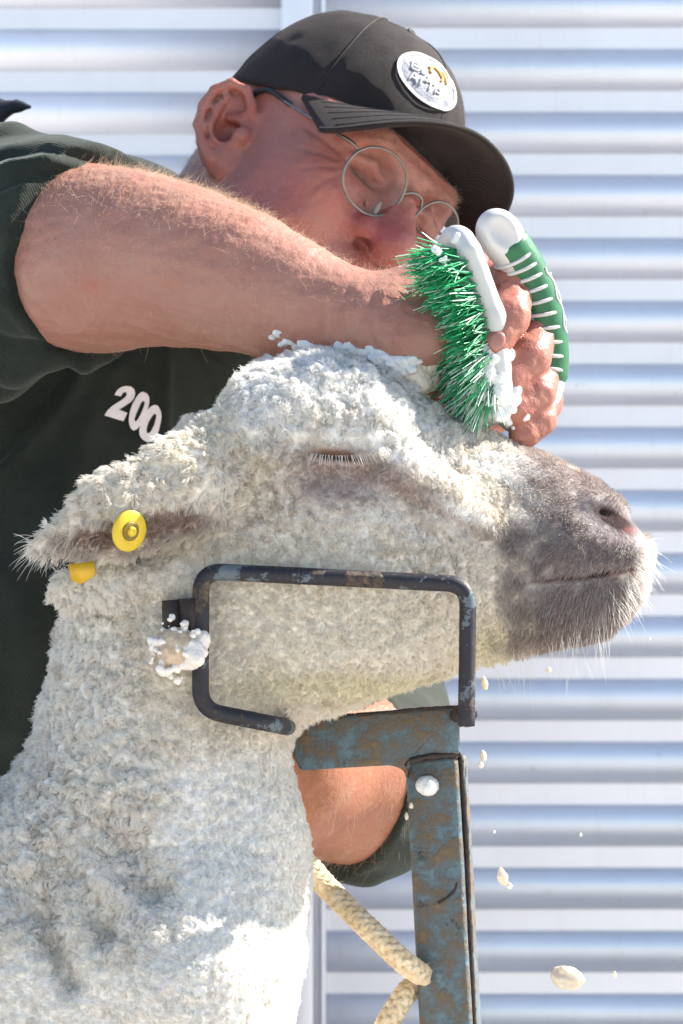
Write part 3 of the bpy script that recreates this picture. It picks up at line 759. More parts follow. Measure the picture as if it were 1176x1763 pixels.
# the two bent bars
def bar(path, y, rad, name, corner=5):
    pts = [P(a, b_, y + c_) for a, b_, c_ in path]
    out = [pts[0]]
    for i in range(1, len(pts) - 1):
        a, b_, c_ = pts[i - 1], pts[i], pts[i + 1]; r = 0.0135
        d0 = (a - b_) / np.linalg.norm(a - b_); d1 = (c_ - b_) / np.linalg.norm(c_ - b_)
        s0, s1 = b_ + d0 * r, b_ + d1 * r
        ln = np.linalg.norm(s0 - out[-1]); m_ = max(int(ln / .012), 2)
        for t in range(1, m_): out.append(out[-1] + (s0 - out[-1]) / (m_ - t + 1))
        for t in np.linspace(0, 1, 9): out.append((1 - t) ** 2 * s0 + 2 * t * (1 - t) * b_ + t * t * s1)
    last = out[-1]; m_ = 14
    for t in range(1, m_ + 1): out.append(last + (pts[-1] - last) * t / m_)
    out = np.array(out); r = rad * (1 + .025 * noise3(out * 60, 85))
    V, F = tube(out, r, 18); return part(name, V, F, M_LOOP)
NY = -0.098
loop = [(495, 1252, .06), (470, 1247, .012), (345, 1222, 0), (346, 983, 0), (806, 1006, 0), (803, 1250, 0)]
bar(loop, NY, .0053, 'loop_bar')
bar([(a, b_, -c_) for a, b_, c_ in loop], 0.112, .0053, 'loop_bar')
bead([P(806, 1228, NY + .004), P(797, 1226, -.05), P(786, 1232, YP - .021)], .0045, 'weld_bead')
bead([P(806, 1240, .108), P(797, 1236, .07), P(788, 1238, YP + .02)], .0045, 'weld_bead')
# clamp sleeve on the near loop
V, F = tube([P(333, 1100, NY + .004), P(331, 1062, NY + .004), P(329, 1030, NY + .004)], [.0085, .0085, .0085], 20)
part('clamp_sleeve', V, F, M_RUSTDARK)
V, F = tube([P(296, 1033, NY + .006), P(298, 1062, NY + .006), P(300, 1100, NY + .006)], [.0062, .0068, .0064], 18)
part('clamp_pin', V, F, M_RUSTDARK)
V, F = tube([P(304, 1120, NY + .002), P(303, 1117, NY - .012), P(303, 1117, NY - .020)], [.012, .0135, .009], 18)
part('clamp_knob', V, F, plain('rusty_knob', (.50, .39, .28), .8, 0, .3, 200, .002, 250))
# ground plate
bm_ = bmesh.new(); box(bm_, (foot.x - .2, foot.y - .16, 0.0), (foot.x + .2, foot.y + .16, 0.014)); bmesh.ops.bevel(bm_, geom=bm_.edges[:], offset=.003, segments=2, affect='EDGES')
o = bm_obj('ground_plate', bm_, M_POST); adopt(o, stand)

# ------------------------------------------------------------------ rope
M_ROPE, nt_, b_ = mat_new('cotton_rope'); vv_ = coords(nt_)
nt_.links.new(ramp(nt_, noise_n(nt_, vv_, 150, 4), [(0.3, (0.55, 0.40, 0.22)), (0.7, (0.80, 0.68, 0.48))]), b_.inputs['Base Color']); b_.inputs['Roughness'].default_value = .8
bump(nt_, noise_n(nt_, vv_, 900, 3), b_, .7, .0012)
rope = empty('rope', P(715, 1665, YP))
tag(rope, 'frayed cream cotton lead rope tied round the rusty blue post', 'rope')
rp1 = spline([P(440, 1395, .10), P(500, 1455, .07), P(560, 1524, .04), P(640, 1604, .012), P(700, 1660, .005), P(735, 1682, .025), P(765, 1692, .062), P(752, 1702, .066), P(722, 1700, .05), P(703, 1705, .028), P(683, 1735, .02), P(660, 1775, .02), P(640, 1840, .03), P(632, 1960, .04), P(650, 2120, .05)], 22)
def braid(path, R_, r_, n_, turns, name):
    d = np.r_[0, np.cumsum(np.linalg.norm(np.diff(path, axis=0), axis=1))]
    m_ = int(d[-1] / .0011); s_ = np.linspace(0, d[-1], m_); c = np.stack([np.interp(s_, d, path[:, i]) for i in range(3)], 1)
    tg = np.gradient(c, axis=0); tg /= np.linalg.norm(tg, axis=1)[:, None]
    e1 = np.cross(tg, [0.2, 1, 0.1]); e1 /= np.linalg.norm(e1, axis=1)[:, None]; e2 = np.cross(tg, e1)
    for k in range(n_):
        sgn = 1 if k % 2 == 0 else -1
        a = sgn * s_ * turns + 2 * math.pi * (k // 2) / (n_ / 2) + (0.4 if sgn < 0 else 0)
        rr = R_ * (1 + sgn * 0.16 * np.cos(s_ * turns * (n_ / 2)))
        q = c + e1 * (rr * np.cos(a))[:, None] + e2 * (rr * np.sin(a))[:, None]
        V, F = tube(q, r_ * (1 + .12 * noise3(q * 400, 90 + k)), 7)
        o = mesh_obj(name, V, F, M_ROPE); adopt(o, rope)
    V, F = tube(c, R_ * 0.85, 8); o = mesh_obj('core', V, F, M_ROPE); adopt(o, rope)
    return c, e1, e2
c_, e1_, e2_ = braid(rp1, .0046, .0027, 8, 260, 'strand')
n_ = 2600; ii = rng.integers(0, len(c_) - 1, n_); an = rng.random(n_) * 6.283
dr = e1_[ii] * np.cos(an)[:, None] + e2_[ii] * np.sin(an)[:, None]
fz = strands(c_[ii] + dr * .0062, dr + rng.normal(size=(n_, 3)) * .8, .0015 + .0035 * rng.random(n_) ** 2, np.full(n_, .00011), np.array([.80, .68, .48]), 'fibres', None, wob=.4)
adopt(fz, rope); fz['kind'] = 'stuff'
print('stand', time.time() - T0)

# ------------------------------------------------------------------ man
HO = P(532, 315, 0.31)
HR = np.array([[0.638, 0.594, 0.489], [-0.746, 0.635, 0.201], [-0.192, -0.493, 0.849]])   # columns: forward, his left, up
uq, _, vq = np.linalg.svd(HR); HR = uq @ vq
HS = 1.0
def HW(p): return HO + HS * (np.atleast_2d(np.asarray(p, float)) @ HR.T)           # head metres -> world
def hw1(f, l, u_): return HW((f / 1000, l / 1000, u_ / 1000))[0]
def mm(*a): return np.array(a, float) / 1000
fh = Field(mm(-112, -112, -190), mm(140, 92, 130), 0.00145)
fh.ell(mm(0, 0, 38), mm(84, 74, 78), .01)                                          # skull
fh.ell(mm(38, 0, -18), mm(50, 66, 72), .04)                                         # face mass
fh.ell(mm(20, 0, -50), mm(66, 66, 52), .04)                                         # jaw
fh.ell(mm(62, 0, -78), mm(40, 44, 36), .03); fh.ell(mm(86, 0, -98), mm(20, 24, 17), .02)   # chin
fh.ell(mm(30, 0, -98), mm(55, 52, 32), .03)                                         # heavy throat
fh.ell(mm(60, 0, 34), mm(30, 54, 28), .03)                                          # forehead
for s_ in (-1, 1):
    fh.chain([mm(70, s_ * 54, 18), mm(88, s_ * 36, 25), mm(94, s_ * 10, 22)], mm(9, 9.5, 9), .014)     # brow
    fh.ell(mm(64, s_ * 44, -20), mm(31, 24, 26), .022)                               # cheek bone, raised by the squint
    fh.ell(mm(66, s_ * 42, -36), mm(24, 20, 24), .018)
    fh.ell(mm(97, s_ * 31, 5), mm(13, 17, 11), .012, '-')                            # socket
    fh.ell(mm(75.5, s_ * 32, 4), mm(14.5, 15.5, 13.5), .004)                         # lidded eye
    fh.chain([mm(86, s_ * 47, 6), mm(91, s_ * 33, 9.5), mm(90, s_ * 19, 6)], mm(3, 3.6, 2.6), .004)    # upper lid fold
    fh.chain([mm(82.5, s_ * 47, -2), mm(89.5, s_ * 33, -1.5), mm(88, s_ * 20, -2)], mm(2.0, 2.9, 2.2), .0025, '-')  # lash slit
    fh.chain([mm(80, s_ * 50, -6), mm(87, s_ * 36, -10), mm(88, s_ * 21, -8)], mm(3.5, 4.6, 3.2), .006)        # bag
    fh.chain([mm(78, s_ * 52, -12), mm(87, s_ * 38, -18), mm(90, s_ * 22, -16)], mm(1.3, 1.6, 1.2), .006, '-')
    for j, (df, du) in enumerate(((0, 12), (-2, 5), (-3, -3), (-4, -11))):           # crow's feet
        0 and fh.chain([mm(74 + df * .4, s_ * 58, 4 + du * .45), mm(62 + df, s_ * 65, 3 + du * 1.1), mm(52 + df, s_ * 69, 1 + du * 1.7)], mm(1.2, 1.7, .8), .004, '-')
    # nose wing and nostril
    fh.ell(mm(98, s_ * 18.5, -31), mm(14.5, 9.5, 10.5), .005)
    fh.ell(mm(105, s_ * 14, -41.5), mm(9, 5.2, 5.5), .0025, '-')
    fh.chain([mm(88, s_ * 24, -20), mm(88, s_ * 29, -29), mm(88, s_ * 29, -40)], mm(1.2, 1.8, 1.2), .006, '-')
    # smile fold
    fh.chain([mm(88, s_ * 29, -32), mm(83, s_ * 38, -43), mm(74, s_ * 46, -57), mm(62, s_ * 52, -74)], mm(1.6, 2.6, 2.6, 1.2), .009, '-')
    fh.chain([mm(76, s_ * 52, -52), mm(62, s_ * 58, -66)], mm(9, 10), .02)
fh.chain([mm(90, 0, 16), mm(101, 0, -4), mm(110, 0, -20), mm(115, 0, -30)], mm(8, 8.5, 10.5, 14), .012)    # nose
fh.ell(mm(117, 0, -33), mm(15, 15, 14.5), .006)
fh.chain([mm(97, -4.5, 12), mm(97, -5.5, 24)], mm(1.0, .8), .004, '-')
fh.chain([mm(98, 4.5, 12), mm(98, 5.5, 24)], mm(1.0, .8), .004, '-')
for k_ in range(3): fh.chain([mm(96, -26, 36 + k_ * 9), mm(100, 0, 38 + k_ * 9), mm(96, 26, 36 + k_ * 9)], mm(.8, 1.2, .8), .004, '-')
fh.ell(mm(88, 0, -60), mm(10, 24, 13), .012)
fh.chain([mm(82, -24, -68), mm(93, 0, -66), mm(82, 24, -68)], mm(3.5, 5.5, 3.5), .006)
fh.chain([mm(82, -22, -79), mm(91, 0, -78), mm(82, 22, -79)], mm(4, 6, 4), .006)
fh.chain([mm(84, -27, -72), mm(97, 0, -72), mm(84, 27, -72)], mm(1.2, 1.4, 1.2), .003, '-')
# right ear (seen from the front), left ear alike
def ear(s_):
    eu = np.array([-0.20, s_ * 0.10, 0.97]); eu /= np.linalg.norm(eu)
    eb = np.array([-0.80, s_ * 0.60, 0.0]); eb -= eu * (eb @ eu); eb /= np.linalg.norm(eb)
    en = np.cross(eu, eb) * (-s_ if True else 1); en /= np.linalg.norm(en)
    if en[0] < 0 and en[1] * s_ < 0: en = -en
    en = np.cross(eb, eu); en = en if (en @ np.array([0.6, s_ * 0.8, 0])) > 0 else -en
    o = mm(3, s_ * 71, -6)
    E = lambda b_, u_, n_: o + (eb * b_ * 1.02 + eu * u_ * .90 + en * (n_ * 1.25 + .0)) / 1000
    Rm = np.stack([eb, eu, en])
    fh.ell(E(13, 4, -2), mm(22, 33, 6), .006, '+', Rm)
    fh.ell(E(6, -24, 1), mm(12, 13, 6), .006, '+', Rm)                                # lobe
    fh.ell(E(15, 9, 8.2), mm(17.5, 25, 8.5), .003, '-', Rm)                               # scapha hollow
    fh.chain([E(2, 6, 3), E(1, 22, 5), E(8, 34, 5), E(20, 36.5, 4), E(30, 28, 3.5), E(34, 14, 3), E(33, -2, 3), E(27, -16, 3), E(17, -27, 3)], mm(3.0, 3.4, 3.6, 3.8, 3.9, 3.7, 3.5, 3.6, 4.5), .002)   # helix
    fh.chain([E(20, 26, 3), E(24, 14, 3.5), E(24, 0, 4), E(18, -11, 4.5), E(9, -15, 5)], mm(2.4, 3.0, 3.4, 3.4, 3.6), .004)     # antihelix
    fh.ell(E(12, -1, 4), mm(10, 11, 11), .003, '-', Rm)                                 # concha
    fh.ell(E(5, -2, 2), mm(4, 5, 8), .003, '-', Rm)
    fh.chain([E(-2, 3, 4), E(1, -5, 7.5), E(3, -10, 6)], mm(4, 5, 4), .005)             # tragus
    fh.chain([E(-4, 14, 3), E(6, 10, 3), E(14, 10, 2)], mm(3.5, 3.0, 2.2), .005)        # helix root
    fh.ell(E(6, -24, 4), mm(8.5, 9, 4.5), .005, '+', Rm)
    return E
EAR = ear(-1); ear(1)
NKW = np.array([-.165, .44, 1.08]); NK = HR.T @ (NKW - HO)
fh.chain([mm(-30, 0, -30), (mm(-30, 0, -30) + NK) / 2, NK], mm(62, 62, 66), .03)
for k_ in range(3):
    fh.chain([mm(-70 + 8 * k_, -60 + 2 * k_, -50 - 24 * k_), mm(-30 + 8 * k_, -66, -62 - 24 * k_)], mm(1.5, 1.2), .008, '-')
Vh, Fh = fh.mesh(); del fh
Vh = relax(Vh, Fh, 1, .35)
Nh = normals(Vh, Fh)
f_, l_, u_ = (Vh * 1000).T
def g3(c, r): return np.exp(-(((f_ - c[0]) / r[0]) ** 2 + ((np.abs(l_) - c[1]) / r[1]) ** 2 + ((u_ - c[2]) / r[2]) ** 2))
hc_ = np.tile([0.39, 0.165, 0.13], (len(Vh), 1))
def mx_(c, w): global hc_; w = np.clip(w, 0, 1)[:, None]; hc_ = hc_ * (1 - w) + np.array(c) * w
mx_((0.39, 0.085, 0.08), .95 * g3((72, 44, -22), (28, 20, 22)))
mx_((0.30, 0.042, 0.055), 1.0 * g3((110, 6, -31), (24, 22, 17)))
mx_((0.38, 0.11, 0.085), .5 * g3((100, 0, -10), (18, 14, 20)))
mx_((0.38, 0.11, 0.085), .6 * g3((80, 46, -2), (16, 20, 12)))
mx_((0.45, 0.17, 0.12), .6 * ((l_ < -70) & (f_ < 12)) * smooth(60, -10, u_ * 0))
mx_((0.36, 0.09, 0.07), .6 * g3((5, 80, 12), (14, 10, 22)))
mx_((0.32, 0.085, 0.065), .5 * smooth(.25, .7, noise3(Vh * 55, 91)) * smooth(20, 60, f_))
mx_((0.38, 0.16, 0.115), .6 * smooth(.1, .6, noise3(Vh * 24, 92)))
mx_((0.10, 0.035, 0.03), 1.3 * g3((105, 14, -41), (9, 5.8, 5)))
mx_((0.03, 0.014, 0.012), .97 * np.exp(-((u_ + 1.8) / 2.6) ** 2) * g3((86, 33, -2), (10, 15, 8)))
mx_((0.14, 0.04, 0.035), .6 * np.exp(-(np.linalg.norm(Vh - EAR(5, -2, 2), axis=1) / .006) ** 2))
sd_ = np.sqrt(((Vh - EAR(12, 2, 3)) ** 2).sum(1)); mx_((0.26, 0.045, 0.035), .85 * np.exp(-(sd_ / .013) ** 2))
cr_ = (u_ > 30) & ((f_ / 98) ** 2 + (l_ / 79) ** 2 < 4)
lim = np.sqrt(np.clip(1 - np.clip((u_ - 34) / 92, 0, 1) ** 2, 0.02, 1)) * .93
qq = np.sqrt(((f_ + 8) / np.where(f_ > -8, 102, 80)) ** 2 + (l_ / 80) ** 2)
sc_ = np.where(u_ > 34, np.minimum(1, lim / np.maximum(qq, 1e-6)), 1.0); wgt = smooth(34, 46, u_); sc_ = 1 + (sc_ - 1) * wgt
Vh = np.stack([(f_ + 8) * sc_ - 8, l_ * sc_, u_], 1) / 1000
disph = .0004 * noise3(Vh * 150, 93) + .0007 * noise3(Vh * 60, 94)
Vh = Vh + Nh * disph[:, None]
VhW = HW(Vh)
def pxl(u, v, pts_):
    best = np.full(len(u), 1e9)
    for (a0, b0), (a1, b1) in zip(pts_[:-1], pts_[1:]):
        t_ = np.clip(((u - a0) * (a1 - a0) + (v - b0) * (b1 - b0)) / ((a1 - a0) ** 2 + (b1 - b0) ** 2), 0, 1)
        best = np.minimum(best, np.hypot(u - a0 - t_ * (a1 - a0), v - b0 - t_ * (b1 - b0)))
    return best
hu, hv = to_px(VhW); NW_ = Nh @ HR.T; crs = np.zeros(len(Vh))
for pts_, am, wd in (([(583, 262), (556, 240), (528, 222)], .0016, 4.5), ([(580, 275), (548, 262), (515, 255)], .0016, 4.5), ([(580, 288), (550, 286), (520, 290)], .0014, 4.5), ([(586, 300), (560, 310), (538, 326)], .0012, 4.5),
                     ([(590, 318), (606, 345), (640, 368)], .0014, 5), ([(582, 312), (590, 350), (620, 378)], .0009, 6), ([(600, 262), (625, 252), (660, 262)], .0012, 4.5), ([(580, 236), (620, 226), (680, 240)], .0010, 5), ([(700, 262), (706, 300), (704, 330)], .0014, 5), ([(722, 270), (726, 300), (722, 328)], .0012, 5), ([(500, 398), (470, 420), (452, 450)], .0010, 6), ([(360, 305), (376, 330), (398, 345)], .0010, 6)):
    am = am * .5
    crs += am * np.exp(-(pxl(hu, hv, pts_) / wd) ** 2) - .45 * am * np.exp(-(pxl(hu, hv - 8, pts_) / (wd * 1.6)) ** 2)
VhW = VhW - NW_ * (crs * (NW_[:, 1] < 0.1))[:, None]

# right arm and hand, left forearm (world space)
fa = Field((P(20, 0, .2)[0], -0.085, P(0, 790)[2]), (P(985, 0)[0], 0.24, P(0, 255)[2]), 0.0017)
AX = [P(60, 425, .165), P(150, 433, .135), P(240, 443, .108), P(330, 462, .085), P(420, 486, .066), P(510, 521, .050), P(590, 556, .040), P(650, 574, .036)]
AR = [.0545, .0540, .0515, .0470, .0410, .0345, .0293, .0275]
fa.chain(AX, AR, .02)
fa.ell(P(150, 500, .120), (.035, .040, .030), .04)                               # elbow flesh
fa.ell(P(610, 523, .030), (.020, .018, .013), .02)                                 # wrist bone
fa.chain([P(650, 572, .036), P(720, 556, .040), P(790, 545, .052), P(850, 580, .056)], [.0265, .031, .034, .030], .02)   # hand base
fa.ell(P(800, 590, .050), (.045, .024, .050), .03)
fa.chain([P(660, 570, .020), P(700, 590, .012), P(745, 585, .004)], [.023, .020, .0125], .018)             # thumb ball and thumb behind the bristles
fa.chain([P(745, 585, .004), P(790, 560, .010)], [.0125, .010], .008)
FING = [([(800, 500, .050), (882, 489, .014), (876, 545, -.012), (850, 592, -.020)], [.0150, .0145, .0132, .0112]),
        ([(835, 555, .055), (930, 560, .022), (912, 615, -.004), (876, 655, -.014)], [.0150, .0142, .0130, .0112]),
        ([(842, 610, .055), (938, 625, .024), (922, 674, 0.0), (888, 704, -.010)], [.0145, .0136, .0124, .0108]),
        ([(842, 660, .052), (930, 690, .024), (926, 722, .004), (902, 748, -.004)], [.0130, .0122, .0112, .0098])]
fa2 = Field((P(780, 0)[0], -0.06, P(0, 790)[2]), (P(1000, 0)[0], 0.12, P(0, 440)[2]), 0.0014)
for pts_, rad_ in FING:
    q = [P(*a) for a in pts_]
    fg = fa2.like()
    fg.chain(q, rad_, .004)
    fg.ell(q[1], .0138, .006)                                                       # knuckle
    for t in (.35, .5, .65):
        c0 = q[1] * (1 - t * .4) + q[2] * t * .4
        fg.chain([c0 + np.array([-.012, -.013, .0]), c0 + np.array([.010, -.014, .002])], [.0008, .0008], .003, '-')
    fa2.put((slice(None),) * 3, fg.F, .0028, '+')
fa2.ell(P(845, 590, .050), (.030, .026, .060), .012)
# wrinkles at the wrist
for a, b_, c_ in (((590, 505), (583, 550), (600, 600)), ((607, 500), (598, 555), (612, 598)), ((642, 500), (634, 548), (640, 590)), ((560, 540), (556, 570), (566, 600))):
    pass
Vr, Fr = fa.mesh(); Nr = normals(Vr, Fr)
Vf, Ff = fa2.mesh(); Nf = normals(Vf, Ff)
fl = Field((P(380, 0, .2)[0], 0.03, P(0, 1560, .2)[2]), (P(900, 0, .2)[0], 0.45, P(0, 1100, .2)[2]), 0.003)
fl.chain([P(330, 1300, .08), P(480, 1322, .13), P(600, 1335, .20), P(640, 1343, .25)], [.040, .050, .0555, .056], .02)
Vl, Fl = fl.mesh(); Nl = normals(Vl, Fl)
def arm_col(V, N, base, seed):
    c = np.tile(base, (len(V), 1)); n1 = noise3(V * 30, seed); n2 = noise3(V * 75, seed + 1)
    w = (.35 * smooth(0, .7, n1))[:, None]; c = c * (1 - w) + np.array([0.31, 0.12, 0.08]) * w
    w = (.30 * smooth(.1, .7, n2))[:, None]; c = c * (1 - w) + np.array([0.41, 0.24, 0.17]) * w
    return c
ur, vr = to_px(Vr)
def pxline(u, v, pts_):
    best = np.full(len(u), 1e9)
    for (a0, b0), (a1, b1) in zip(pts_[:-1], pts_[1:]):
        t_ = np.clip(((u - a0) * (a1 - a0) + (v - b0) * (b1 - b0)) / ((a1 - a0) ** 2 + (b1 - b0) ** 2), 0, 1)
        best = np.minimum(best, np.hypot(u - a0 - t_ * (a1 - a0), v - b0 - t_ * (b1 - b0)))
    return best
wrk = np.zeros(len(Vr))
for pts_, am in (([(600, 500), (590, 530), (590, 565), (602, 605)], .0016), ([(612, 508), (603, 540), (604, 575), (614, 610)], .0012), ([(645, 510), (637, 545), (642, 590)], .0013), ([(562, 540), (557, 570), (566, 604)], .0009), ([(676, 520), (668, 560), (672, 600)], .0008), ([(540, 520), (534, 560)], .0005)):
    wrk += am * np.exp(-(pxline(ur, vr, pts_) / 5.5) ** 2) - .5 * am * np.exp(-(pxline(ur - 11, vr, pts_) / 8) ** 2)
Vr = Vr - Nr * (wrk * (Nr[:, 1] < 0))[:, None]
cr = arm_col(Vr, Nr, [0.385, 0.195, 0.145], 101); cf = arm_col(Vf, Nf, [0.35, 0.135, 0.10], 103); cl = arm_col(Vl, Nl, [0.30, 0.120, 0.062], 105)  # left forearm darker and more orange: shade and warm bounce put into its colour
ur, vr = to_px(Vr)
w = (.75 * blob(ur, vr, 158, 495, 16, 12))[:, None]; cr = cr * (1 - w) + np.array([.42, .12, .10]) * w
w = (.35 * blob(ur, vr, 660, 560, 70, 60))[:, None]; cr = cr * (1 - w) + np.array([.42, .175, .125]) * w
Vr = Vr + Nr * (.0007 * noise3(Vr * np.array([50, 120, 120]), 106) + .0004 * noise3(Vr * 220, 107))[:, None]
Vf = Vf + Nf * (.0005 * noise3(Vf * 200, 108))[:, None]
# rest of the body under the clothes
fbod = Field((-.62, .12, -.005), (.30, .95, 1.25), .014)
fbod.chain([(-.20, .42, 1.12), (-.24, .48, .95), (-.27, .58, .80)], [.135, .150, .145], .06)
fbod.chain([(-.20, .40, 1.16), (-.42, .36, 1.16)], [.085, .075], .04); fbod.chain([(-.20, .40, 1.14), (.00, .44, 1.06), (.01, .34, .84)], [.085, .060, .048], .03)
fbod.chain([(-.42, .36, 1.16), P(60, 425, .165)], [.07, .052], .03)
fbod.chain([(-.34, .58, .80), (-.36, .40, .42), (-.38, .56, .06)], [.10, .07, .05], .04); fbod.chain([(-.18, .60, .80), (-.13, .46, .42), (-.12, .62, .06)], [.10, .07, .05], .04)
fbod.cone((-.38, .56, .035), (-.39, .40, .03), .035, .03, .03); fbod.cone((-.12, .62, .035), (-.11, .46, .03), .035, .03, .03)
Vo, Fo = fbod.mesh()
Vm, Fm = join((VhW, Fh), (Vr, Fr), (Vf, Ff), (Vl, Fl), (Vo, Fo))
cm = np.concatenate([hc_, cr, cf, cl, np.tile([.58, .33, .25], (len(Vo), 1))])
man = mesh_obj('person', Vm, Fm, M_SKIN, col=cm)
tag(man, 'person in black cap, round glasses and dark green shirt bending over to scrub', 'person')
print('man body', len(Vm), time.time() - T0)

# finger nail on the index and middle fingers
M_NAIL = plain('nail', (0.42, 0.19, 0.15), .25, 0, .1, 90)
bv_f = BVHTree.FromPolygons(Vf.tolist(), Ff.tolist())
for (uu, vv, ru_, rv_, rt) in ((856, 586, .0050, .0062, .5),):
    d = PV(uu, vv, 0) - CAMP; d.normalize(); hit = bv_f.ray_cast(CAMP, d)
    if hit[0] is not None:
        n_ = np.array(hit[1]); disc('nail', np.array(hit[0]) + n_ * -.0006, n_, (rt, 0, 1), ru_, rv_, .0010, M_NAIL, man, ((1.0, -.9), (1, .1), (.85, .7), (.5, 1.0)), 24)

# hair on the forearm
wt_ = np.clip(smooth(-.25, .35, Nr[Fr].mean(1)[:, 2]), 0.05, 1)
au, av = to_px(Vr[Fr].mean(1)); wt_ = wt_ * (au < 690) * (Nr[Fr].mean(1)[:, 1] < .6)
wt_ = wt_ * (1 + 3.0 * smooth(.35, .8, Nr[Fr].mean(1)[:, 2]) * smooth(560, 380, au))
ap, an_ = sample(Vr, Fr, Nr, 5200, wt_)
dv = an_ * .55 + np.array([0.55, 0, .15]) + rng.normal(size=(5200, 3)) * .42
ah = strands(ap - an_ * .0004, dv, .003 + .007 * rng.random(5200) ** 1.5, np.full(5200, .00009), np.array([.62, .47, .33]), 'arm_hair', man, droop=.35, wob=.45); ah['kind'] = 'stuff'
lp, ln_ = sample(Vl, Fl, Nl, 2200, (Nl[Fl].mean(1)[:, 1] < .5) * 1.0)
ah = strands(lp, ln_ * .35 + np.array([-.5, 0, -.3]) + rng.normal(size=(2200, 3)) * .35, .004 + .007 * rng.random(2200), np.full(2200, .00008), np.array([.50, .33, .22]), 'arm_hair', man, wob=.4); ah['kind'] = 'stuff'
# grey stubble and cropped hair at the nape, brows
hn = Nh
def head_hair(sel_w, n, dloc, ln0, ln1, rad0, colr, name, jit=.35):
    w_ = sel_w[Fh].mean(1); p_, n2_ = sample(Vh, Fh, hn, n, np.clip(w_, 1e-9, None))
    dw = (n2_ * .5 + np.array(dloc) + rng.normal(size=(n, 3)) * jit) @ HR.T
    o = strands(HW(p_), dw, ln0 + (ln1 - ln0) * rng.random(n), np.full(n, rad0), np.array(colr), name, man, wob=.2, droop=.1); o['kind'] = 'stuff'
nape = ((u_ > -70) & (u_ < 45) & (f_ < -14) & (np.abs(l_) > 20)).astype(float)
head_hair(nape, 2500, (-.3, 0, -.7), .002, .005, .00008, (.62, .58, .54), 'cropped_hair')
brow = g3((90, 36, 27), (14, 20, 5)) * (f_ > 70)
head_hair(brow, 420, (.1, -.3, .2), .003, .006, .0001, (.42, .34, .28), 'eyebrows')
stub = ((u_ < -40) & (f_ > 30)).astype(float) + .7 * ((f_ > 90) & (u_ < -44))
head_hair(stub, 2600, (.1, 0, -.4), .0008, .002, .00007, (.70, .66, .62), 'stubble')

# ------------------------------------------------------------------ shirt
fsv = Field((P(-260, 0, .25)[0], 0.045, P(0, 1640, .3)[2]), (.16, .66, P(0, 190, .25)[2]), 0.0034)
fsv.chain([(-.20, .42, 1.10), (-.225, .425, .95), (-.245, .47, .74)], [.152, .168, .175], .06, '+')
fsv.chain([(-.18, .40, 1.135), (-.40, .34, 1.17)], [.115, .10], .05)
sa, sb = P(-130, 404, .245), P(100, 430, .155)
nsl = np.array(P(240, 443, .108)) - np.array(P(60, 425, .165)); nsl /= np.linalg.norm(nsl); nsl = nsl + np.array([.05, -.36, 0]); nsl /= np.linalg.norm(nsl)
cutp = P(176, 432, .136)
fsl = fsv.like()
fsl.chain([(-.40, .34, 1.17), sa, sb, P(230, 440, .11)], [.098, .080, .0685, .0665], .03)
fsl.chain([P(-90, 270, .20), P(20, 258, .18), P(100, 276, .165), P(180, 306, .150)], [.020, .018, .013, .008], .007)
fsl.chain([P(-90, 328, .15), P(20, 300, .143), P(95, 302, .135), P(150, 318, .135)], [.014, .012, .008, .004], .012)
fsl.chain([P(-120, 560, .17), P(0, 590, .15), P(90, 588, .14), P(160, 585, .15)], [.030, .020, .012, .006], .02)
fsl.chain([P(-120, 640, .20), P(10, 615, .19), P(110, 600, .18)], [.030, .018, .006], .02)
fsl.cut(cutp, nsl)
fsv.put((slice(None),) * 3, fsl.F, .02, '+')
fsv.chain([(-.18, .40, 1.10), (-.02, .44, 1.06), P(590, 1100, .37)], [.10, .075, .062], .04)
fs2 = fsv.like()
fs2.chain([P(540, 1332, .15), P(622, 1345, .232), P(612, 1240, .31), P(590, 1100, .37)], [.0595, .0625, .061, .062], .03)
fs2.chain([P(560, 1496, .21), P(630, 1490, .21), P(690, 1440, .22)], [.008, .010, .008], .012)
fs2.chain([P(540, 1468, .17), P(600, 1478, .18), P(680, 1420, .20), P(712, 1345, .21)], [.004, .005, .005, .003], .008)
nl2 = np.array([-.80, -.58, .12]); nl2 /= np.linalg.norm(nl2)
F1 = fs2.F.copy(); fs2.cut(P(606, 1334, .204), nl2)
fsv.put((slice(None),) * 3, fs2.F, .012, '+')
# neck opening
nk0 = hw1(-30, 0, -30)
fsv.cone(nk0, nk0 + (NKW - nk0) * .6, .068, .068, .006, '-')
Vt, Ft = fsv.mesh(); del fsv, fsl, fs2, F1
Vt = relax(Vt, Ft, 1, .4); Nt = normals(Vt, Ft)
wob_ = noise3(Vt * np.array([9, 9, 6]) + 2.0, 111)
tu, tv = to_px(Vt)
def pxline(u, v, pts_):
    best = np.full(len(u), 1e9)
    for (a0, b0), (a1, b1) in zip(pts_[:-1], pts_[1:]):
        t_ = np.clip(((u - a0) * (a1 - a0) + (v - b0) * (b1 - b0)) / ((a1 - a0) ** 2 + (b1 - b0) ** 2), 0, 1)
        best = np.minimum(best, np.hypot(u - a0 - t_ * (a1 - a0), v - b0 - t_ * (b1 - b0)))
    return best
fold = np.zeros(len(Vt)); tor = smooth(590, 640, tv) * (tu < 520)
for pts_, wdt, am in (([(170, 590), (90, 720), (-40, 860)], 20, .007), ([(215, 590), (150, 740), (60, 960)], 26, .005), ([(290, 585), (284, 760), (275, 980)], 9, .004), ([(330, 590), (400, 640), (470, 700)], 14, .004), ([(60, 620), (-20, 700), (-90, 760)], 24, .008), ([(120, 640), (30, 760), (-60, 840)], 12, -.004), ([(20, 1000), (60, 1150), (40, 1300)], 30, .004)):
    fold += am * np.exp(-(pxline(tu, tv, pts_) / wdt) ** 2)
slv = smooth(620, 590, tv) * (tu < 220); fold2 = np.zeros(len(Vt))
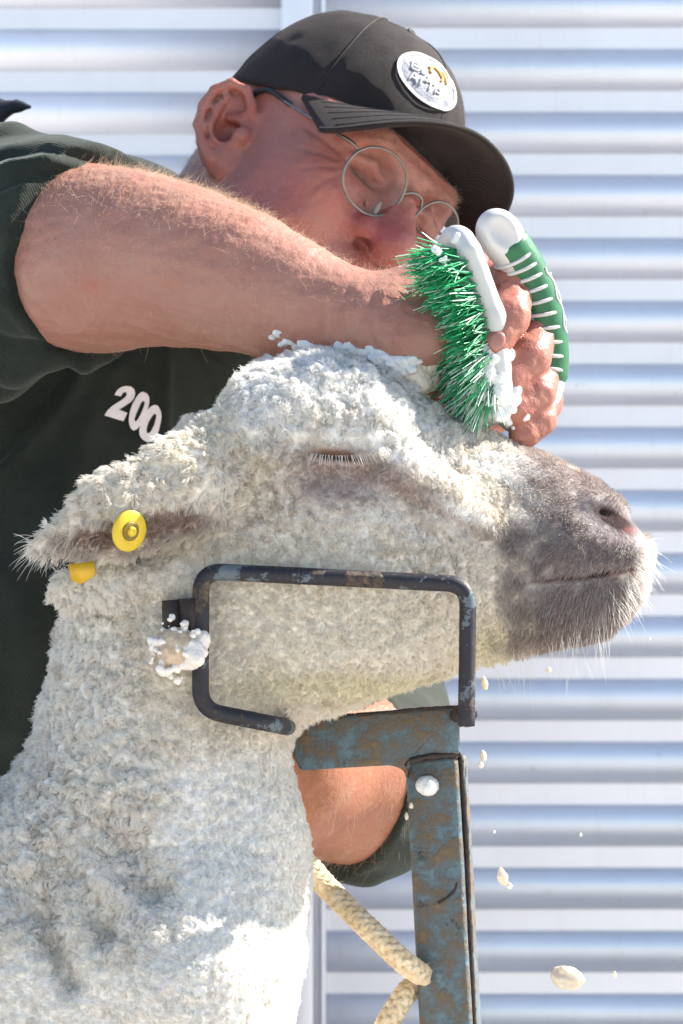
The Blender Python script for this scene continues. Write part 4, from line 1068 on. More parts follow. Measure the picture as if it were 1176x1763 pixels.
for pts_, wdt, am in (([(-60, 290), (10, 262), (70, 252), (130, 264), (185, 290)], 7, -.0045), ([(-60, 330), (20, 285), (80, 276), (150, 292)], 8, .004), ([(-60, 350), (30, 308), (95, 298)], 7, -.003), ([(-40, 420), (20, 440), (60, 500)], 20, -.003), ([(-60, 480), (0, 510), (50, 560)], 14, .003), ([(-60, 560), (20, 590), (110, 596)], 9, -.004)):
    fold2 += am * np.exp(-(pxline(tu, tv, pts_) / wdt) ** 2)
Vt = Vt + Nt * (fold2 * slv * (Nt[:, 1] < .3))[:, None]
Vt = Vt + Nt * (fold * tor * (Nt[:, 1] < .2))[:, None]
Vt = Vt + Nt * (.0035 * wob_ * smooth(1.13, 1.0, Vt[:, 2]) + .0012 * noise3(Vt * 40, 112))[:, None]
shirt = mesh_obj('shirt', Vt, Ft, M_CLOTH, man); shirt['label'] = 'dark green knit short-sleeved shirt with white 200 print'
# hems: a doubled band at each sleeve end
def hem(c, n, r0, name, wobble=.0015, squash=1.0):
    n = np.array(n) / np.linalg.norm(n); e1 = np.cross(n, [0, 0, 1]); e1 /= np.linalg.norm(e1); e2 = np.cross(n, e1)
    prof = [(-.0001, -.016), (.0022, -.015), (.0030, -.009), (.0030, -.003), (.0018, .0006), (-.0014, .0012), (-.0040, -.0015), (-.0040, -.016)]
    V = []; F = []; sg = 96; m_ = len(prof)
    for i in range(sg):
        a = 2 * math.pi * i / sg; rad_ = e1 * math.cos(a) + e2 * math.sin(a)
        wv = wobble * (math.sin(3 * a + 1) + .6 * math.sin(7 * a))
        for pr, pn in prof: V.append((c + rad_ * (r0 + pr + wv) + n * (pn + .4 * wv)).tolist())
    for i in range(sg):
        for j in range(m_): F.append([i * m_ + j, i * m_ + (j + 1) % m_, ((i + 1) % sg) * m_ + (j + 1) % m_, ((i + 1) % sg) * m_ + j])
    o = mesh_obj(name, V, F, M_CLOTH, shirt); return o
# number print
M_PRINT = plain('white_print', (.78, .74, .74), .6, 0, .06, 200, .0003, 900)
bv_t = BVHTree.FromPolygons(Vt.tolist(), Ft.tolist())
def on_mesh(bv, uu, vv, lift=.0012):
    d = PV(uu, vv, .2) - CAMP; d.normalize(); h_ = bv.ray_cast(CAMP, d)
    if h_[0] is None: return None
    return h_[0] + h_[1] * lift
def z_(x, y): return 160 + x / 8.4, 640 + y / 8.4
two = [(300, 332), (322, 290), (345, 255), (400, 215), (470, 200), (545, 212), (590, 250), (603, 310), (590, 375), (550, 430), (480, 478), (420, 515), (365, 548), (425, 570), (490, 595), (435, 715), (300, 674), (155, 630), (200, 555), (270, 490), (340, 447), (400, 410), (455, 370), (480, 330), (470, 295), (440, 292), (415, 313), (395, 352), (345, 343)]
z1o = [(725, 292), (790, 335), (808, 420), (790, 520), (740, 650), (680, 770), (620, 835), (570, 845), (528, 790), (513, 700), (525, 590), (560, 480), (620, 370), (670, 310)]
z1i = [(727, 423), (738, 440), (737, 465), (718, 530), (675, 630), (640, 690), (615, 714), (602, 716), (594, 700), (600, 660), (620, 605), (655, 525), (685, 460), (710, 430)]
z2o = [(890, 480), (955, 515), (990, 600), (988, 700), (960, 820), (910, 930), (850, 1000), (790, 1020), (720, 990), (672, 930), (662, 850), (685, 740), (730, 640), (805, 525)]
z2i = [(890, 605), (903, 620), (908, 650), (898, 700), (870, 780), (835, 850), (810, 882), (790, 890), (772, 880), (766, 850), (775, 790), (800, 720), (835, 660), (868, 618)]
def loop2(pts_, n_=56):
    q = np.array(pts_ + [pts_[0]], float); q = spline(np.vstack([q]), 8) if False else q
    Q = np.vstack([pts_[-1], pts_, pts_[0], pts_[1]]).astype(float); out = []
    for i in range(len(pts_)):
        p0, p1, p2, p3 = Q[i:i + 4]
        for t in (0, .25, .5, .75): out.append(.5 * (2 * p1 + (p2 - p0) * t + (2 * p0 - 5 * p1 + 4 * p2 - p3) * t * t + (3 * p1 - p0 - 3 * p2 + p3) * t ** 3))
    return out
def proj(pts_): return [on_mesh(bv_t, *z_(*q)) for q in pts_]
from mathutils.geometry import tessellate_polygon
V = proj(two); tr = tessellate_polygon([[Vector((a, b_, 0)) for a, b_ in two]])
digits = [('printed_digit', V, [list(t) for t in tr])]
for o_, i_ in ((z1o, z1i), (z2o, z2i)):
    A, B = proj(loop2(o_)), proj(loop2(i_)); n_ = len(A)
    digits.append(('printed_digit', A + B, [[k, (k + 1) % n_, n_ + (k + 1) % n_, n_ + k] for k in range(n_)]))
for nm, V, F in digits:
    if all(x is not None for x in V): mesh_obj(nm, [tuple(x) for x in V], F, M_PRINT, shirt)
    else: print('digit missed')
# trousers
ft = Field((-.62, .20, .04), (.12, .95, .88), .012)
ft.chain([(-.26, .56, .84), (-.27, .60, .76)], [.165, .17], .05)
ft.chain([(-.34, .58, .78), (-.36, .40, .42), (-.38, .56, .10)], [.12, .09, .075], .04); ft.chain([(-.18, .60, .78), (-.13, .46, .42), (-.12, .62, .10)], [.12, .09, .075], .04)
Vp, Fp = ft.mesh(); mesh_obj('trousers', Vp, Fp, plain('dark_trousers', (.02, .022, .03), .85), man)
for (a, b_) in (((-.38, .58, .04), (-.39, .38, .035)), ((-.12, .64, .04), (-.11, .44, .035))):
    fq = Field(np.minimum(a, b_) - .09, np.maximum(a, b_) + .1, .007); fq.cone(a, b_, .055, .05, .01); fq.chain([a, np.array(a) + (0, 0, .07)], [.055, .06], .02); fq.cut((0, 0, 0.0), (0, 0, -1))
    Vq, Fq = fq.mesh(); mesh_obj('boot', Vq, Fq, plain('boot_rubber', (.03, .03, .028), .5), man)
# unidentified dark navy shape behind the shoulder, given an invented flap form
bm_ = bmesh.new()
ol = [(-70, 168), (-10, 174), (28, 177), (60, 181), (76, 186), (58, 191), (34, 193), (14, 198), (2, 210), (-30, 232), (-70, 250)]
fq = Field(P(-140, 262, .30), P(90, 150, .42), .0022)
fq.chain([P(-120, 205, .36), P(-20, 192, .36), P(30, 186, .355), P(78, 186, .35)], [.016, .010, .0042, .0008], .008, '+', ((0, 1, 0), .7))
fq.chain([P(-120, 235, .36), P(-40, 212, .36), P(6, 193, .355)], [.020, .012, .003], .008)
fq.chain([P(30, 215, .35), P(60, 207, .35)], [.010, .008], .006, '-')
Vq, Fq = fq.mesh(); o = mesh_obj('navy_flap', Vq, Fq, plain('navy_cloth', (.010, .014, .026), .8, 0, .2, 300, .0006, 900), shirt); o['label'] = 'dark navy pointed flap of unknown kind behind the shoulder'
print('shirt', time.time() - T0)

# ------------------------------------------------------------------ cap
M_CAP, nt_, b_ = mat_new('black_cotton_twill'); vv_ = coords(nt_)
nt_.links.new(ramp(nt_, noise_n(nt_, vv_, 35, 6, .65), [(0.3, (0.014, 0.0112, 0.011)), (0.75, (0.029, 0.0225, 0.0215))]), b_.inputs['Base Color'])
b_.inputs['Roughness'].default_value = .8; b_.inputs['Specular IOR Level'].default_value = .25; b_.inputs['Sheen Weight'].default_value = .12; b_.inputs['Sheen Tint'].default_value = (.8, .68, .62, 1); b_.inputs['Sheen Roughness'].default_value = .35
wv_ = node(nt_, 'ShaderNodeTexWave'); wv_.bands_direction = 'DIAGONAL'; wv_.inputs['Scale'].default_value = 420; wv_.inputs['Distortion'].default_value = 1.5; nt_.links.new(vv_, wv_.inputs['Vector'])
pn_ = bump(nt_, wv_.outputs['Fac'], b_, .35, .0006); bump(nt_, noise_n(nt_, vv_, 260, 3), b_, .4, .0008, pn_)
M_STITCH = plain('black_thread', (.02, .018, .018), .7)
cap = empty('cap', (0, 0, 0)); cap.parent = man
def crown(th, ph):
    """th 0 at the front, counter-clockwise to his left; ph 0 at the rim, 1 at the button"""
    a = ph * math.pi / 2
    rf, rb, rl = 102, 80, 80
    c_, s_ = np.cos(th), np.sin(th)
    f0 = np.where(c_ > 0, rf, rb) * c_; l0 = rl * s_
    prof = np.cos(a) ** .82; 
    f1 = f0 * prof; l1 = l0 * prof
    # the front stands steep, the back falls away
    rim = 30 + np.where(c_ > 0, 8 * c_, -8 * c_)
    top_ = 128
    u1 = rim + (top_ - rim) * np.sin(a) ** (1.0) 
    f1 = f1 - 8 + 6 * np.clip(c_, 0, 1) * np.sin(a) * np.cos(a) * 2
    seam = 1.2 * np.exp(-((np.mod(th + math.pi / 6 * 0, math.pi / 3) - 0) / .035) ** 2) + 1.2 * np.exp(-((np.mod(th, math.pi / 3) - math.pi / 3) / .035) ** 2)
    k = 1 - seam / 95
    dent = 2.2 * np.sin(3 * th + 1.2) * np.sin(a) * np.cos(a) + 3.0 * np.exp(-((th + 2.2) / .5) ** 2) * np.sin(a * 2) 
    k = k - dent / 95
    return np.stack([f1 * k, l1 * k, u1], -1)
NTH, NPH = 180, 44
th = np.arange(NTH) * 2 * math.pi / NTH; phs = np.linspace(0, .985, NPH)
TH, PH = np.meshgrid(th, phs)
Cw = crown(np.where(TH > math.pi, TH - 2 * math.pi, TH), PH).reshape(-1, 3) / 1000
Cw = Cw + .0008 * vnoise(Cw * 60, 121)
Fc_ = [[j * NTH + i, j * NTH + (i + 1) % NTH, (j + 1) * NTH + (i + 1) % NTH, (j + 1) * NTH + i] for j in range(NPH - 1) for i in range(NTH)]
Fc_.append([(NPH - 1) * NTH + i for i in range(NTH)])
inner = Cw[:NTH] * np.array([.955, .955, 1]); base_ = len(Cw)
Cw2 = np.vstack([Cw, inner, inner + np.array([0, 0, .02])])
Fc_ += [[i, base_ + i, base_ + (i + 1) % NTH, (i + 1) % NTH] for i in range(NTH)] + [[base_ + i, base_ + NTH + i, base_ + NTH + (i + 1) % NTH, base_ + (i + 1) % NTH] for i in range(NTH)]
crown_o = mesh_obj('crown', HW(Cw2), Fc_, M_CAP, cap)
bvc = BVHTree.FromPolygons(HW(Cw2).tolist(), Fc_)
# seams as stitched ridges, eyelets and the button
for k_ in range(6):
    a = k_ * math.pi / 3 - (2 * math.pi if k_ * math.pi / 3 > math.pi else 0)
    q = crown(np.full(30, a), np.linspace(.02, .97, 30)) / 1000; q = q * 1.006
    V, F = tube(HW(q), .0005, 6); mesh_obj('seam', V, F, M_STITCH, crown_o)
bt = np.array([-8, 0, 128]) / 1000
disc('button', HW(bt)[0], HR[:, 2], HR[:, 0], .0075, .0075, .004, M_CAP, cap, ((1, -.8), (1, .1), (.8, .7), (.4, 1)), 24)
for k_ in (-1, 1, 3):
    c0 = crown(np.array([k_ * math.pi / 6 - .0]), np.array([.74]))[0] / 1000; n_ = HR @ (c0 - np.array([-.01, 0, .06])); disc('eyelet', HW(c0)[0] + n_ / np.linalg.norm(n_) * .0006, n_, HR[:, 0], .0032, .0032, .0012, M_STITCH, cap, ((1, -.5), (1, .4), (.6, .6), (.4, -.2)), 18)
# brim
NB, NW = 60, 22
tb = np.linspace(-1, 1, NB); wb = np.linspace(0, 1, NW)
def brim(t, w):
    a = t * math.radians(68)
    inn = np.stack([95 * np.cos(a) - 9, 75.5 * np.sin(a), 35 + 8 * np.cos(a)], -1)
    lw = 80 * np.sin(t * math.radians(90)) ; ff = np.where(t < 0, 84, 78) + np.where(t < 0, 68, 74) * np.cos(t * math.radians(90)) ** .85
    out = np.stack([ff, lw, np.where(t < 0, 7, 20) + np.where(t < 0, 51, 38) * np.cos(t * math.radians(90)) ** np.where(t < 0, 1.65, 1.15)], -1)
    w = w[..., None]
    p_ = inn * (1 - w) + out * w
    p_[..., 2] += 7 * np.sin(w[..., 0] * math.pi) * np.cos(t * math.radians(90))
    return p_
TB, WB = np.meshgrid(tb, wb, indexing='ij')
B0 = brim(TB, WB).reshape(-1, 3) / 1000
B1 = B0 - np.array([0, 0, .0032])
V = np.vstack([HW(B0), HW(B1)]); nb = NB * NW; F = []
for i in range(NB - 1):
    for j in range(NW - 1):
        q = [i * NW + j, (i + 1) * NW + j, (i + 1) * NW + j + 1, i * NW + j + 1]; F.append(q); F.append([nb + x for x in q[::-1]])
edge = [i * NW + NW - 1 for i in range(NB)]
for a, b_ in zip(edge[:-1], edge[1:]): F.append([a, b_, nb + b_, nb + a])
for e_ in (0, NB - 1):
    for j in range(NW - 1): F.append([e_ * NW + j, e_ * NW + j + 1, nb + e_ * NW + j + 1, nb + e_ * NW + j])
brim_o = mesh_obj('brim', V, F, M_CAP, cap)
for wline in (.985,):
    q = brim(tb, np.full(NB, wline)) / 1000 - np.array([0, 0, .0016]); Vt_, Ft_ = tube(HW(q), .0022, 8); mesh_obj('brim_edge', Vt_, Ft_, M_CAP, brim_o)
for wline in (.30, .45, .60, .75, .9):
    q = brim(tb[3:-3], np.full(NB - 6, wline)) / 1000 + np.array([0, 0, .0002]); Vt_, Ft_ = tube(HW(q), .0003, 5); mesh_obj('stitch_line', Vt_, Ft_, M_STITCH, brim_o)
# oval badge on the front
def badge_pt(c, e1, e2, n_, x, y, lift):
    o_ = Vector(c + e1 * x + e2 * y + n_ * .03); h_ = bvc.ray_cast(o_, Vector(-n_))
    return (h_[0] if h_[0] is not None else Vector(c + e1 * x + e2 * y)) + Vector(n_) * lift
d = PV(741, 137, .2) - CAMP; d.normalize(); h_ = bvc.ray_cast(CAMP, d)
if h_[0] is not None:
    bc = np.array(h_[0]); bn = np.array(h_[1]); bn /= np.linalg.norm(bn)
    if bn[1] > 0: bn = -bn
    # long axis across the front of the cap
    e1 = HR[:, 1] * .80 + HR[:, 2] * -.05 + HR[:, 0] * .1; e1 -= bn * (e1 @ bn); e1 /= np.linalg.norm(e1); e2 = np.cross(bn, e1); e2 = e2 if e2 @ HR[:, 2] > 0 else -e2
    M_BADGE, ntb, bb = mat_new('badge_fabric'); vb = coords(ntb)
    ntb.links.new(ramp(ntb, noise_n(ntb, vb, 190, 5, .7), [(.35, (.07, .08, .11)), (.6, (.26, .27, .31))]), bb.inputs['Base Color']); bb.inputs['Roughness'].default_value = .45
    bump(ntb, noise_n(ntb, vb, 700, 2), bb, .5, .0006)
    M_BW = plain('white_thread', (.58, .58, .58), .5); M_BO = plain('orange_thread', (.75, .33, .06), .5)
    A_, B_ = .0265, .0205
    ringn = 56; V = []; F = []
    radii = [0, .3, .6, .86]
    def ell_grid(r0s, lift):
        V = []
        for r_ in r0s:
            for i in range(ringn):
                a = 2 * math.pi * i / ringn; V.append(tuple(badge_pt(bc, e1, e2, bn, A_ * r_ * math.cos(a), B_ * r_ * math.sin(a), lift)))
        return V, [[j * ringn + i, j * ringn + (i + 1) % ringn, (j + 1) * ringn + (i + 1) % ringn, (j + 1) * ringn + i] for j in range(len(r0s) - 1) for i in range(ringn)]
    badge = empty('badge', (0, 0, 0)); badge.parent = cap
    V, F = ell_grid([.02, .3, .6, .91], .0012); mesh_obj('badge_field', V, F, M_BADGE, badge)
    V, F = ell_grid([.895, .90, .99, 1.0], .0018); mesh_obj('badge_border', V, F, M_BW, badge)
    def stroke(pts_, r_, mat, name):
        q = [np.array(badge_pt(bc, e1, e2, bn, A_ * x, B_ * y, .0016)) for x, y in pts_]; q = spline(np.array(q), 5)
        V, F = tube(q, r_, 6); mesh_obj(name, V, F, mat, badge)
    # two rows of lettering, worn: B s and A r, and an orange leaping figure
    for pts_ in ([(-.62, .30), (-.62, -.02)], [(-.62, .30), (-.46, .27), (-.47, .16), (-.60, .14)], [(-.60, .14), (-.42, .10), (-.44, -.02), (-.62, -.02)],
                 [(-.22, .16), (-.34, .15), (-.33, .08), (-.22, .05), (-.23, -.02), (-.35, -.01)], [(-.12, .0), (-.13, -.08)],
                 [(-.60, -.52), (-.50, -.18), (-.38, -.52)], [(-.55, -.38), (-.43, -.38)], [(-.28, -.52), (-.28, -.24)], [(-.28, -.32), (-.18, -.24), (-.10, -.27)], [(0, -.5), (.02, -.2)], [(-.08, -.22), (.14, -.18)], [(.2, -.48), (.22, -.2), (.36, -.24), (.34, -.36), (.22, -.38)]):
        stroke(pts_, .0008, M_BW, 'badge_lettering')
    for pts_ in ([(-.15, .40), (-.02, .56), (.16, .50), (.30, .58), (.44, .44)], [(-.02, .56), (-.10, .30), (-.02, .24)], [(.16, .50), (.34, .34), (.30, .18)], [(.44, .44), (.52, .28)]):
        stroke(pts_, .0011, M_BO, 'badge_figure')
# ------------------------------------------------------------------ glasses
M_WIRE = plain('gunmetal_wire', (.22, .20, .18), .3, .85, .15, 200); M_TIP = plain('black_tip', (.012, .012, .013), .35)
M_LENS, ntl, bl = mat_new('lens_glass')
for n__ in list(ntl.nodes): ntl.nodes.remove(n__)
ou = node(ntl, 'ShaderNodeOutputMaterial'); tr_ = node(ntl, 'ShaderNodeBsdfTransparent'); tr_.inputs[0].default_value = (.93, .94, .93, 1); gl_ = node(ntl, 'ShaderNodeBsdfGlossy'); gl_.inputs['Roughness'].default_value = .03
fr_ = node(ntl, 'ShaderNodeFresnel'); fr_.inputs[0].default_value = 1.28; ms_ = node(ntl, 'ShaderNodeMixShader')
ntl.links.new(fr_.outputs[0], ms_.inputs[0]); ntl.links.new(tr_.outputs[0], ms_.inputs[1]); ntl.links.new(gl_.outputs[0], ms_.inputs[2]); ntl.links.new(ms_.outputs[0], ou.inputs[0])
gls = empty('glasses', (0, 0, 0)); gls.parent = man
def lens_pts(s_, n_=48, k=1.0):
    a = np.arange(n_) * 2 * math.pi / n_; x = np.cos(a); y = np.sin(a)
    w_, h2 = 24.5 * k, 22.5 * k
    l2 = s_ * (34 + w_ * np.sign(x) * np.abs(x) ** .92); u2 = -3 + h2 * np.sign(y) * np.abs(y) ** .95
    f2 = 109.5 - 4.5 * ((np.abs(l2) - 10) / 48) ** 2 * 2.0 - 0.10 * (-u2)
    return np.stack([f2, l2, u2], 1) / 1000
for s_ in (-1, 1):
    q = lens_pts(s_); q = np.vstack([q, q[:2]]); V, F = tube(HW(q), .00095, 8, cap=False); mesh_obj('rim', V, F, M_WIRE, gls)
    ctr = lens_pts(s_).mean(0) + np.array([.0022, 0, 0]); rings = [lens_pts(s_, k=.985), lens_pts(s_, k=.6) + np.array([.0014, 0, 0])]
    V = np.vstack(rings + [ctr[None]]); n_ = 48
    F = [[i, (i + 1) % n_, n_ + (i + 1) % n_, n_ + i] for i in range(n_)] + [[n_ + i, n_ + (i + 1) % n_, 2 * n_] for i in range(n_)]
    mesh_obj('lens', HW(V).tolist(), F, M_LENS, gls)
    # hinge, temple and its dark tip
    q = spline(np.array([mm(100.5, s_ * 56, 7), mm(98.5, s_ * 62, 9), mm(92, s_ * 67, 10), mm(82, s_ * 70, 11.5)]), 6); V, F = tube(HW(q), .0013, 8); mesh_obj('hinge', V, F, M_WIRE, gls)
    q = spline(np.array([mm(84, s_ * 69.7, 11.3), mm(50, s_ * 75.5, 18), mm(24, s_ * 77, 24)]), 8); V, F = tube(HW(q), .0013, 8); mesh_obj('temple', V, F, M_WIRE if s_ > 0 else M_WIRE, gls)
    q = spline(np.array([mm(34, s_ * 75.5, 22), mm(14, s_ * 78, 27), mm(2, s_ * 78, 27), mm(-12, s_ * 77, 16), mm(-20, s_ * 76, 0)]), 8); V, F = tube(HW(q), .0020, 8); mesh_obj('temple_tip', V, F, M_TIP, gls)
    q = spline(np.array([mm(108, s_ * 12, -6), mm(98, s_ * 10, -8), mm(96, s_ * 11.5, -12)]), 5); V, F = tube(HW(q), .0006, 6); mesh_obj('pad_arm', V, F, M_WIRE, gls)
    disc('nose_pad', hw1(97, s_ * 12, -13), HR @ np.array([.5, s_ * .8, 0]), HR[:, 2], .003, .0062, .002, plain('silicone', (.6, .55, .5), .2), gls, ((.8, -.5), (1, 0), (.8, .5)), 18)
q = spline(np.array([mm(109.3, -10, 3), mm(112, -5, 7.5), mm(113, 0, 8.5), mm(112, 5, 7.5), mm(109.3, 10, 3)]), 6); V, F = tube(HW(q), .0010, 8); mesh_obj('bridge', V, F, M_WIRE, gls)
print('cap, glasses', time.time() - T0)

# ------------------------------------------------------------------ scrubbing brush
M_WPL = plain('white_plastic', (.56, .55, .53), .32, 0, .03, 40); M_GRN = plain('green_rubber', (.010, .12, .045), .42, 0, .12, 90, .0003, 400)
M_BR, ntb, bb = mat_new('green_bristle'); ab = attr(ntb); ntb.links.new(ab.outputs['Color'], bb.inputs['Base Color']); bb.inputs['Roughness'].default_value = .3
trb = node(ntb, 'ShaderNodeBsdfTranslucent'); ntb.links.new(ab.outputs['Color'], trb.inputs[0]); mxb = node(ntb, 'ShaderNodeMixShader'); mxb.inputs[0].default_value = .3
ntb.links.new(bb.outputs[0], mxb.inputs[1]); ntb.links.new(trb.outputs[0], mxb.inputs[2]); ntb.links.new(mxb.outputs[0], ntb.nodes['Material Output'].inputs[0])
brush = empty('scrubbing_brush', P(846, 716, 0))
tag(brush, 'white and green scrubbing brush with soapy green bristles in the person\'s hand', 'brush')
bA, bB = P(784, 408, -.012), P(852, 700, -.006)
ba = bB - bA; bL = np.linalg.norm(ba); ba /= bL
bn_ = np.array([-.90, -.40, -.18]); bn_ -= ba * (bn_ @ ba); bn_ /= np.linalg.norm(bn_); bw = np.cross(ba, bn_); bw = bw if bw[1] > 0 else -bw
BW = .024
fp = Field(np.minimum(bA, bB) - .05, np.maximum(bA, bB) + .05, .0016)
for k_ in np.linspace(-1, 1, 7):
    ins = (1 - math.sqrt(max(0, 1 - (k_ * .95) ** 2))) * .016
    off = bw * BW * k_ * .72
    bow = -bn_ * .006
    fp.chain([bA + ba * ins + off, (bA + bB) / 2 + off + bow, bB - ba * ins + off], [.0068, .0068, .0068], .006)
Vq, Fq = fp.mesh(); o = mesh_obj('brush_head', Vq, Fq, M_WPL); adopt(o, brush)
# handle: springs from the lower end, free at the top
hp = spline(np.array([bB - bn_ * .004 + ba * .002, P(900, 722, .012), P(936, 680, .016), P(945, 610, .016), P(930, 530, .013), P(900, 462, .008), P(868, 415, .002), P(853, 392, -.002)]), 10)
fp = Field(hp.min(0) - .03, hp.max(0) + .03, .0015)
hr_ = np.interp(np.linspace(0, 1, len(hp)), [0, .2, .5, .8, .93, 1], [.0085, .0098, .0112, .0128, .0138, .0118])
fp.chain(hp, hr_, .002)
fp.ell(P(868, 402, -.017), (.0085, .0090, .0135), .003, '-', np.array([[.85, 0, .5], [0, 1, 0], [-.5, 0, .85]]))
Vq, Fq = fp.mesh(); hnd = mesh_obj('handle', Vq, Fq, M_WPL); adopt(hnd, brush)
def frame_at(i):
    t_ = hp[min(i + 1, len(hp) - 1)] - hp[max(i - 1, 0)]; t_ /= np.linalg.norm(t_)
    n1 = np.array([1.0, 0, .2]); n1 -= t_ * (n1 @ t_); n1 /= np.linalg.norm(n1); n2 = np.cross(t_, n1); n2 = n2 if n2[1] < 0 else -n2
    return t_, n1, n2       # along, outward (right), towards the camera
g0, g1 = 24, 59
V = []; F = []; sg = 28; ids = list(range(g0, g1 + 1))
for j, i in enumerate(ids):
    t_, n1, n2 = frame_at(i); e = 1.0 if 0 < j < len(ids) - 1 else .0
    for k_ in range(sg):
        a = 2 * math.pi * k_ / sg; V.append((hp[i] + (n1 * math.cos(a) + n2 * math.sin(a)) * (hr_[i] + .0013 * e + .0008 * math.cos(a))).tolist())
for j in range(len(ids) - 1):
    for k_ in range(sg): F.append([j * sg + k_, j * sg + (k_ + 1) % sg, (j + 1) * sg + (k_ + 1) % sg, (j + 1) * sg + k_])
o = mesh_obj('grip', V, F, M_GRN); adopt(o, brush)
for j, i in enumerate(range(27, 57, 3)):
    q = []
    for a in np.linspace(math.radians(48), math.radians(185), 14):
        t_, n1, n2 = frame_at(i); q.append(hp[i] + t_ * (.0018 * math.sin((a - 1.9)) ) + (n1 * math.cos(a) + n2 * math.sin(a)) * (hr_[i] + .0016))
    V, F = tube(np.array(q), np.r_[.0007, np.full(12, .0013), .0007], 6); o = mesh_obj('grip_stripe', V, F, M_WPL); adopt(o, brush)
# white wavy logo strokes on the outside of the grip
for (i0, i1, am) in ((34, 48, .35), (36, 46, -.15)):
    q = []
    for s_ in np.linspace(i0, i1, 24):
        i = int(s_); t_, n1, n2 = frame_at(i); fr2 = s_ - i; c_ = hp[i] * (1 - fr2) + hp[min(i + 1, len(hp) - 1)] * fr2
        a = am + .16 * math.sin(s_ * 1.1); q.append(c_ + (n1 * math.cos(a) + n2 * math.sin(a)) * (hr_[i] + .0021))
    V, F = tube(np.array(q), .0009, 6); o = mesh_obj('grip_mark', V, F, M_WPL); adopt(o, brush)
# bristle tufts
brr = np.random.default_rng(11)
for i in range(13):
    for j in range(6):
        tl = (i + .5) / 13; tw = (j + .5) / 6 * 2 - 1
        if abs(tw) > .7 and (i == 0 or i == 12): continue
        root = bA + ba * bL * (.05 + .90 * tl) + bw * BW * .92 * tw - bn_ * .006 * (1 - (2 * tl - 1) ** 2) + bn_ * .006
        lean = ba * (.10 * (tl - .35) * 3 + brr.normal() * .05 + .5 * smooth(.6, 1.0, tl)) + bw * (.34 * tw + brr.normal() * .06)
        V = []; F = []; Cc = []; nf = 19
        Lb = .0245 + .002 * brr.normal()
        for k_ in range(nf):
            a = brr.random() * 6.283; r_ = math.sqrt(brr.random()) * .0024
            o_ = root + (ba * math.cos(a) + bw * math.sin(a)) * r_
            d_ = bn_ + lean + (ba * math.cos(a) + bw * math.sin(a)) * r_ / .0024 * .17 + brr.normal(size=3) * .15; d_ /= np.linalg.norm(d_)
            bendv = brr.normal(size=3) * .22 + lean * .5 + np.array([0, 0, -.12]); ll = Lb * (.82 + .26 * brr.random())
            b0 = len(V); e1 = np.cross(d_, [.3, .2, .9]); e1 /= np.linalg.norm(e1); e2 = np.cross(d_, e1)
            gcol = np.array([.03, .33, .13]) * (.45 + 1.2 * brr.random()) + np.array([.0, .02, .01])
            suds = brr.random() < (.10 + .38 * smooth(.35, .95, tl)); gcol = np.array([.55, .68, .58]) if suds else gcol
            for m_, t in enumerate((0, .4, .75, 1)):
                c_ = o_ + d_ * ll * t + bendv * ll * t * t * .6; rr = .00044 * (1, 1, .9, .6)[m_]
                for q in range(3):
                    aa = q * 2.094; V.append((c_ + (e1 * math.cos(aa) + e2 * math.sin(aa)) * rr).tolist()); Cc.append(gcol * (1 + .5 * t))
            for m_ in range(3):
                for q in range(3): F.append([b0 + m_ * 3 + q, b0 + m_ * 3 + (q + 1) % 3, b0 + m_ * 3 + 3 + (q + 1) % 3, b0 + m_ * 3 + 3 + q])
        o = mesh_obj('bristle_tuft', V, F, M_BR, col=np.clip(np.array(Cc), 0, 1)); adopt(o, brush)
# ------------------------------------------------------------------ soap
def foam(name, pts_, label, n, h=.0011, mat=None, seed=0, cat='foam', film=False):
    """pts_: (u, v, y, radius in m, blob size); n bubbles clustered round each"""
    r_ = np.random.default_rng(100 + seed); C = []; Rr = []
    for (a, b_, y, sp, bs) in pts_:
        c0 = P(a, b_, y)
        for _ in range(n):
            q = r_.normal(size=3); q = q / np.linalg.norm(q) * sp * r_.random() ** .45
            C.append(c0 + q * np.array([1, .8, 1])); Rr.append(bs * (.45 + .8 * r_.random()))
    C = np.array(C); Rr = np.array(Rr)
    fp = Field(C.min(0) - .012, C.max(0) + .012, h)
    for c_, rr in zip(C, Rr): fp.ell(c_, np.array([rr * 1.7, rr * .55, rr]) if film else rr, rr * (1.2 if film else .85))
    Vq, Fq = fp.mesh(); Nq = normals(Vq, Fq); Vq = Vq + Nq * (.0005 * noise3(Vq * 420, 130 + seed))[:, None]
    o = mesh_obj(name, Vq, Fq, mat or M_FOAM); tag(o, label, cat); return o
bv_r = BVHTree.FromPolygons(Vr.tolist(), Fr.tolist())
def on_arm(a, b_):
    d = PV(a, b_, 0) - CAMP; d.normalize(); h_ = bv_r.ray_cast(CAMP, d)
    return h_[0].y if h_[0] is not None else .03
wr = []
for t in np.linspace(0, 1, 26):
    a = 470 + 232 * t; b_ = np.interp(t, [0, .15, .4, .75, 1], [578, 590, 604, 616, 620]) + rng.normal() * 7
    wr.append((a, b_, on_arm(a, b_) + .001, .0022 + .0050 * t, .0011 + .0010 * t))
foam('soap_foam', wr, 'thin soapy lather smeared along the underside of the wrist', 16, h=.0009, seed=1, film=True)
foam('soap_foam', [(850, 640, -.016, .010, .003), (868, 680, -.016, .012, .0034), (884, 712, -.010, .010, .003), (846, 690, -.006, .012, .004), (866, 618, -.014, .007, .004), (826, 706, .004, .010, .005), (850, 660, -.018, .010, .0025), (880, 690, -.014, .010, .0025), (836, 668, -.018, .009, .0025), (842, 622, -.027, .008, .003), (848, 655, -.027, .009, .003), (854, 690, -.024, .010, .0034), (866, 706, -.022, .008, .003)], 'thick white lather between the green bristles and the curled fingers', 26, seed=2)
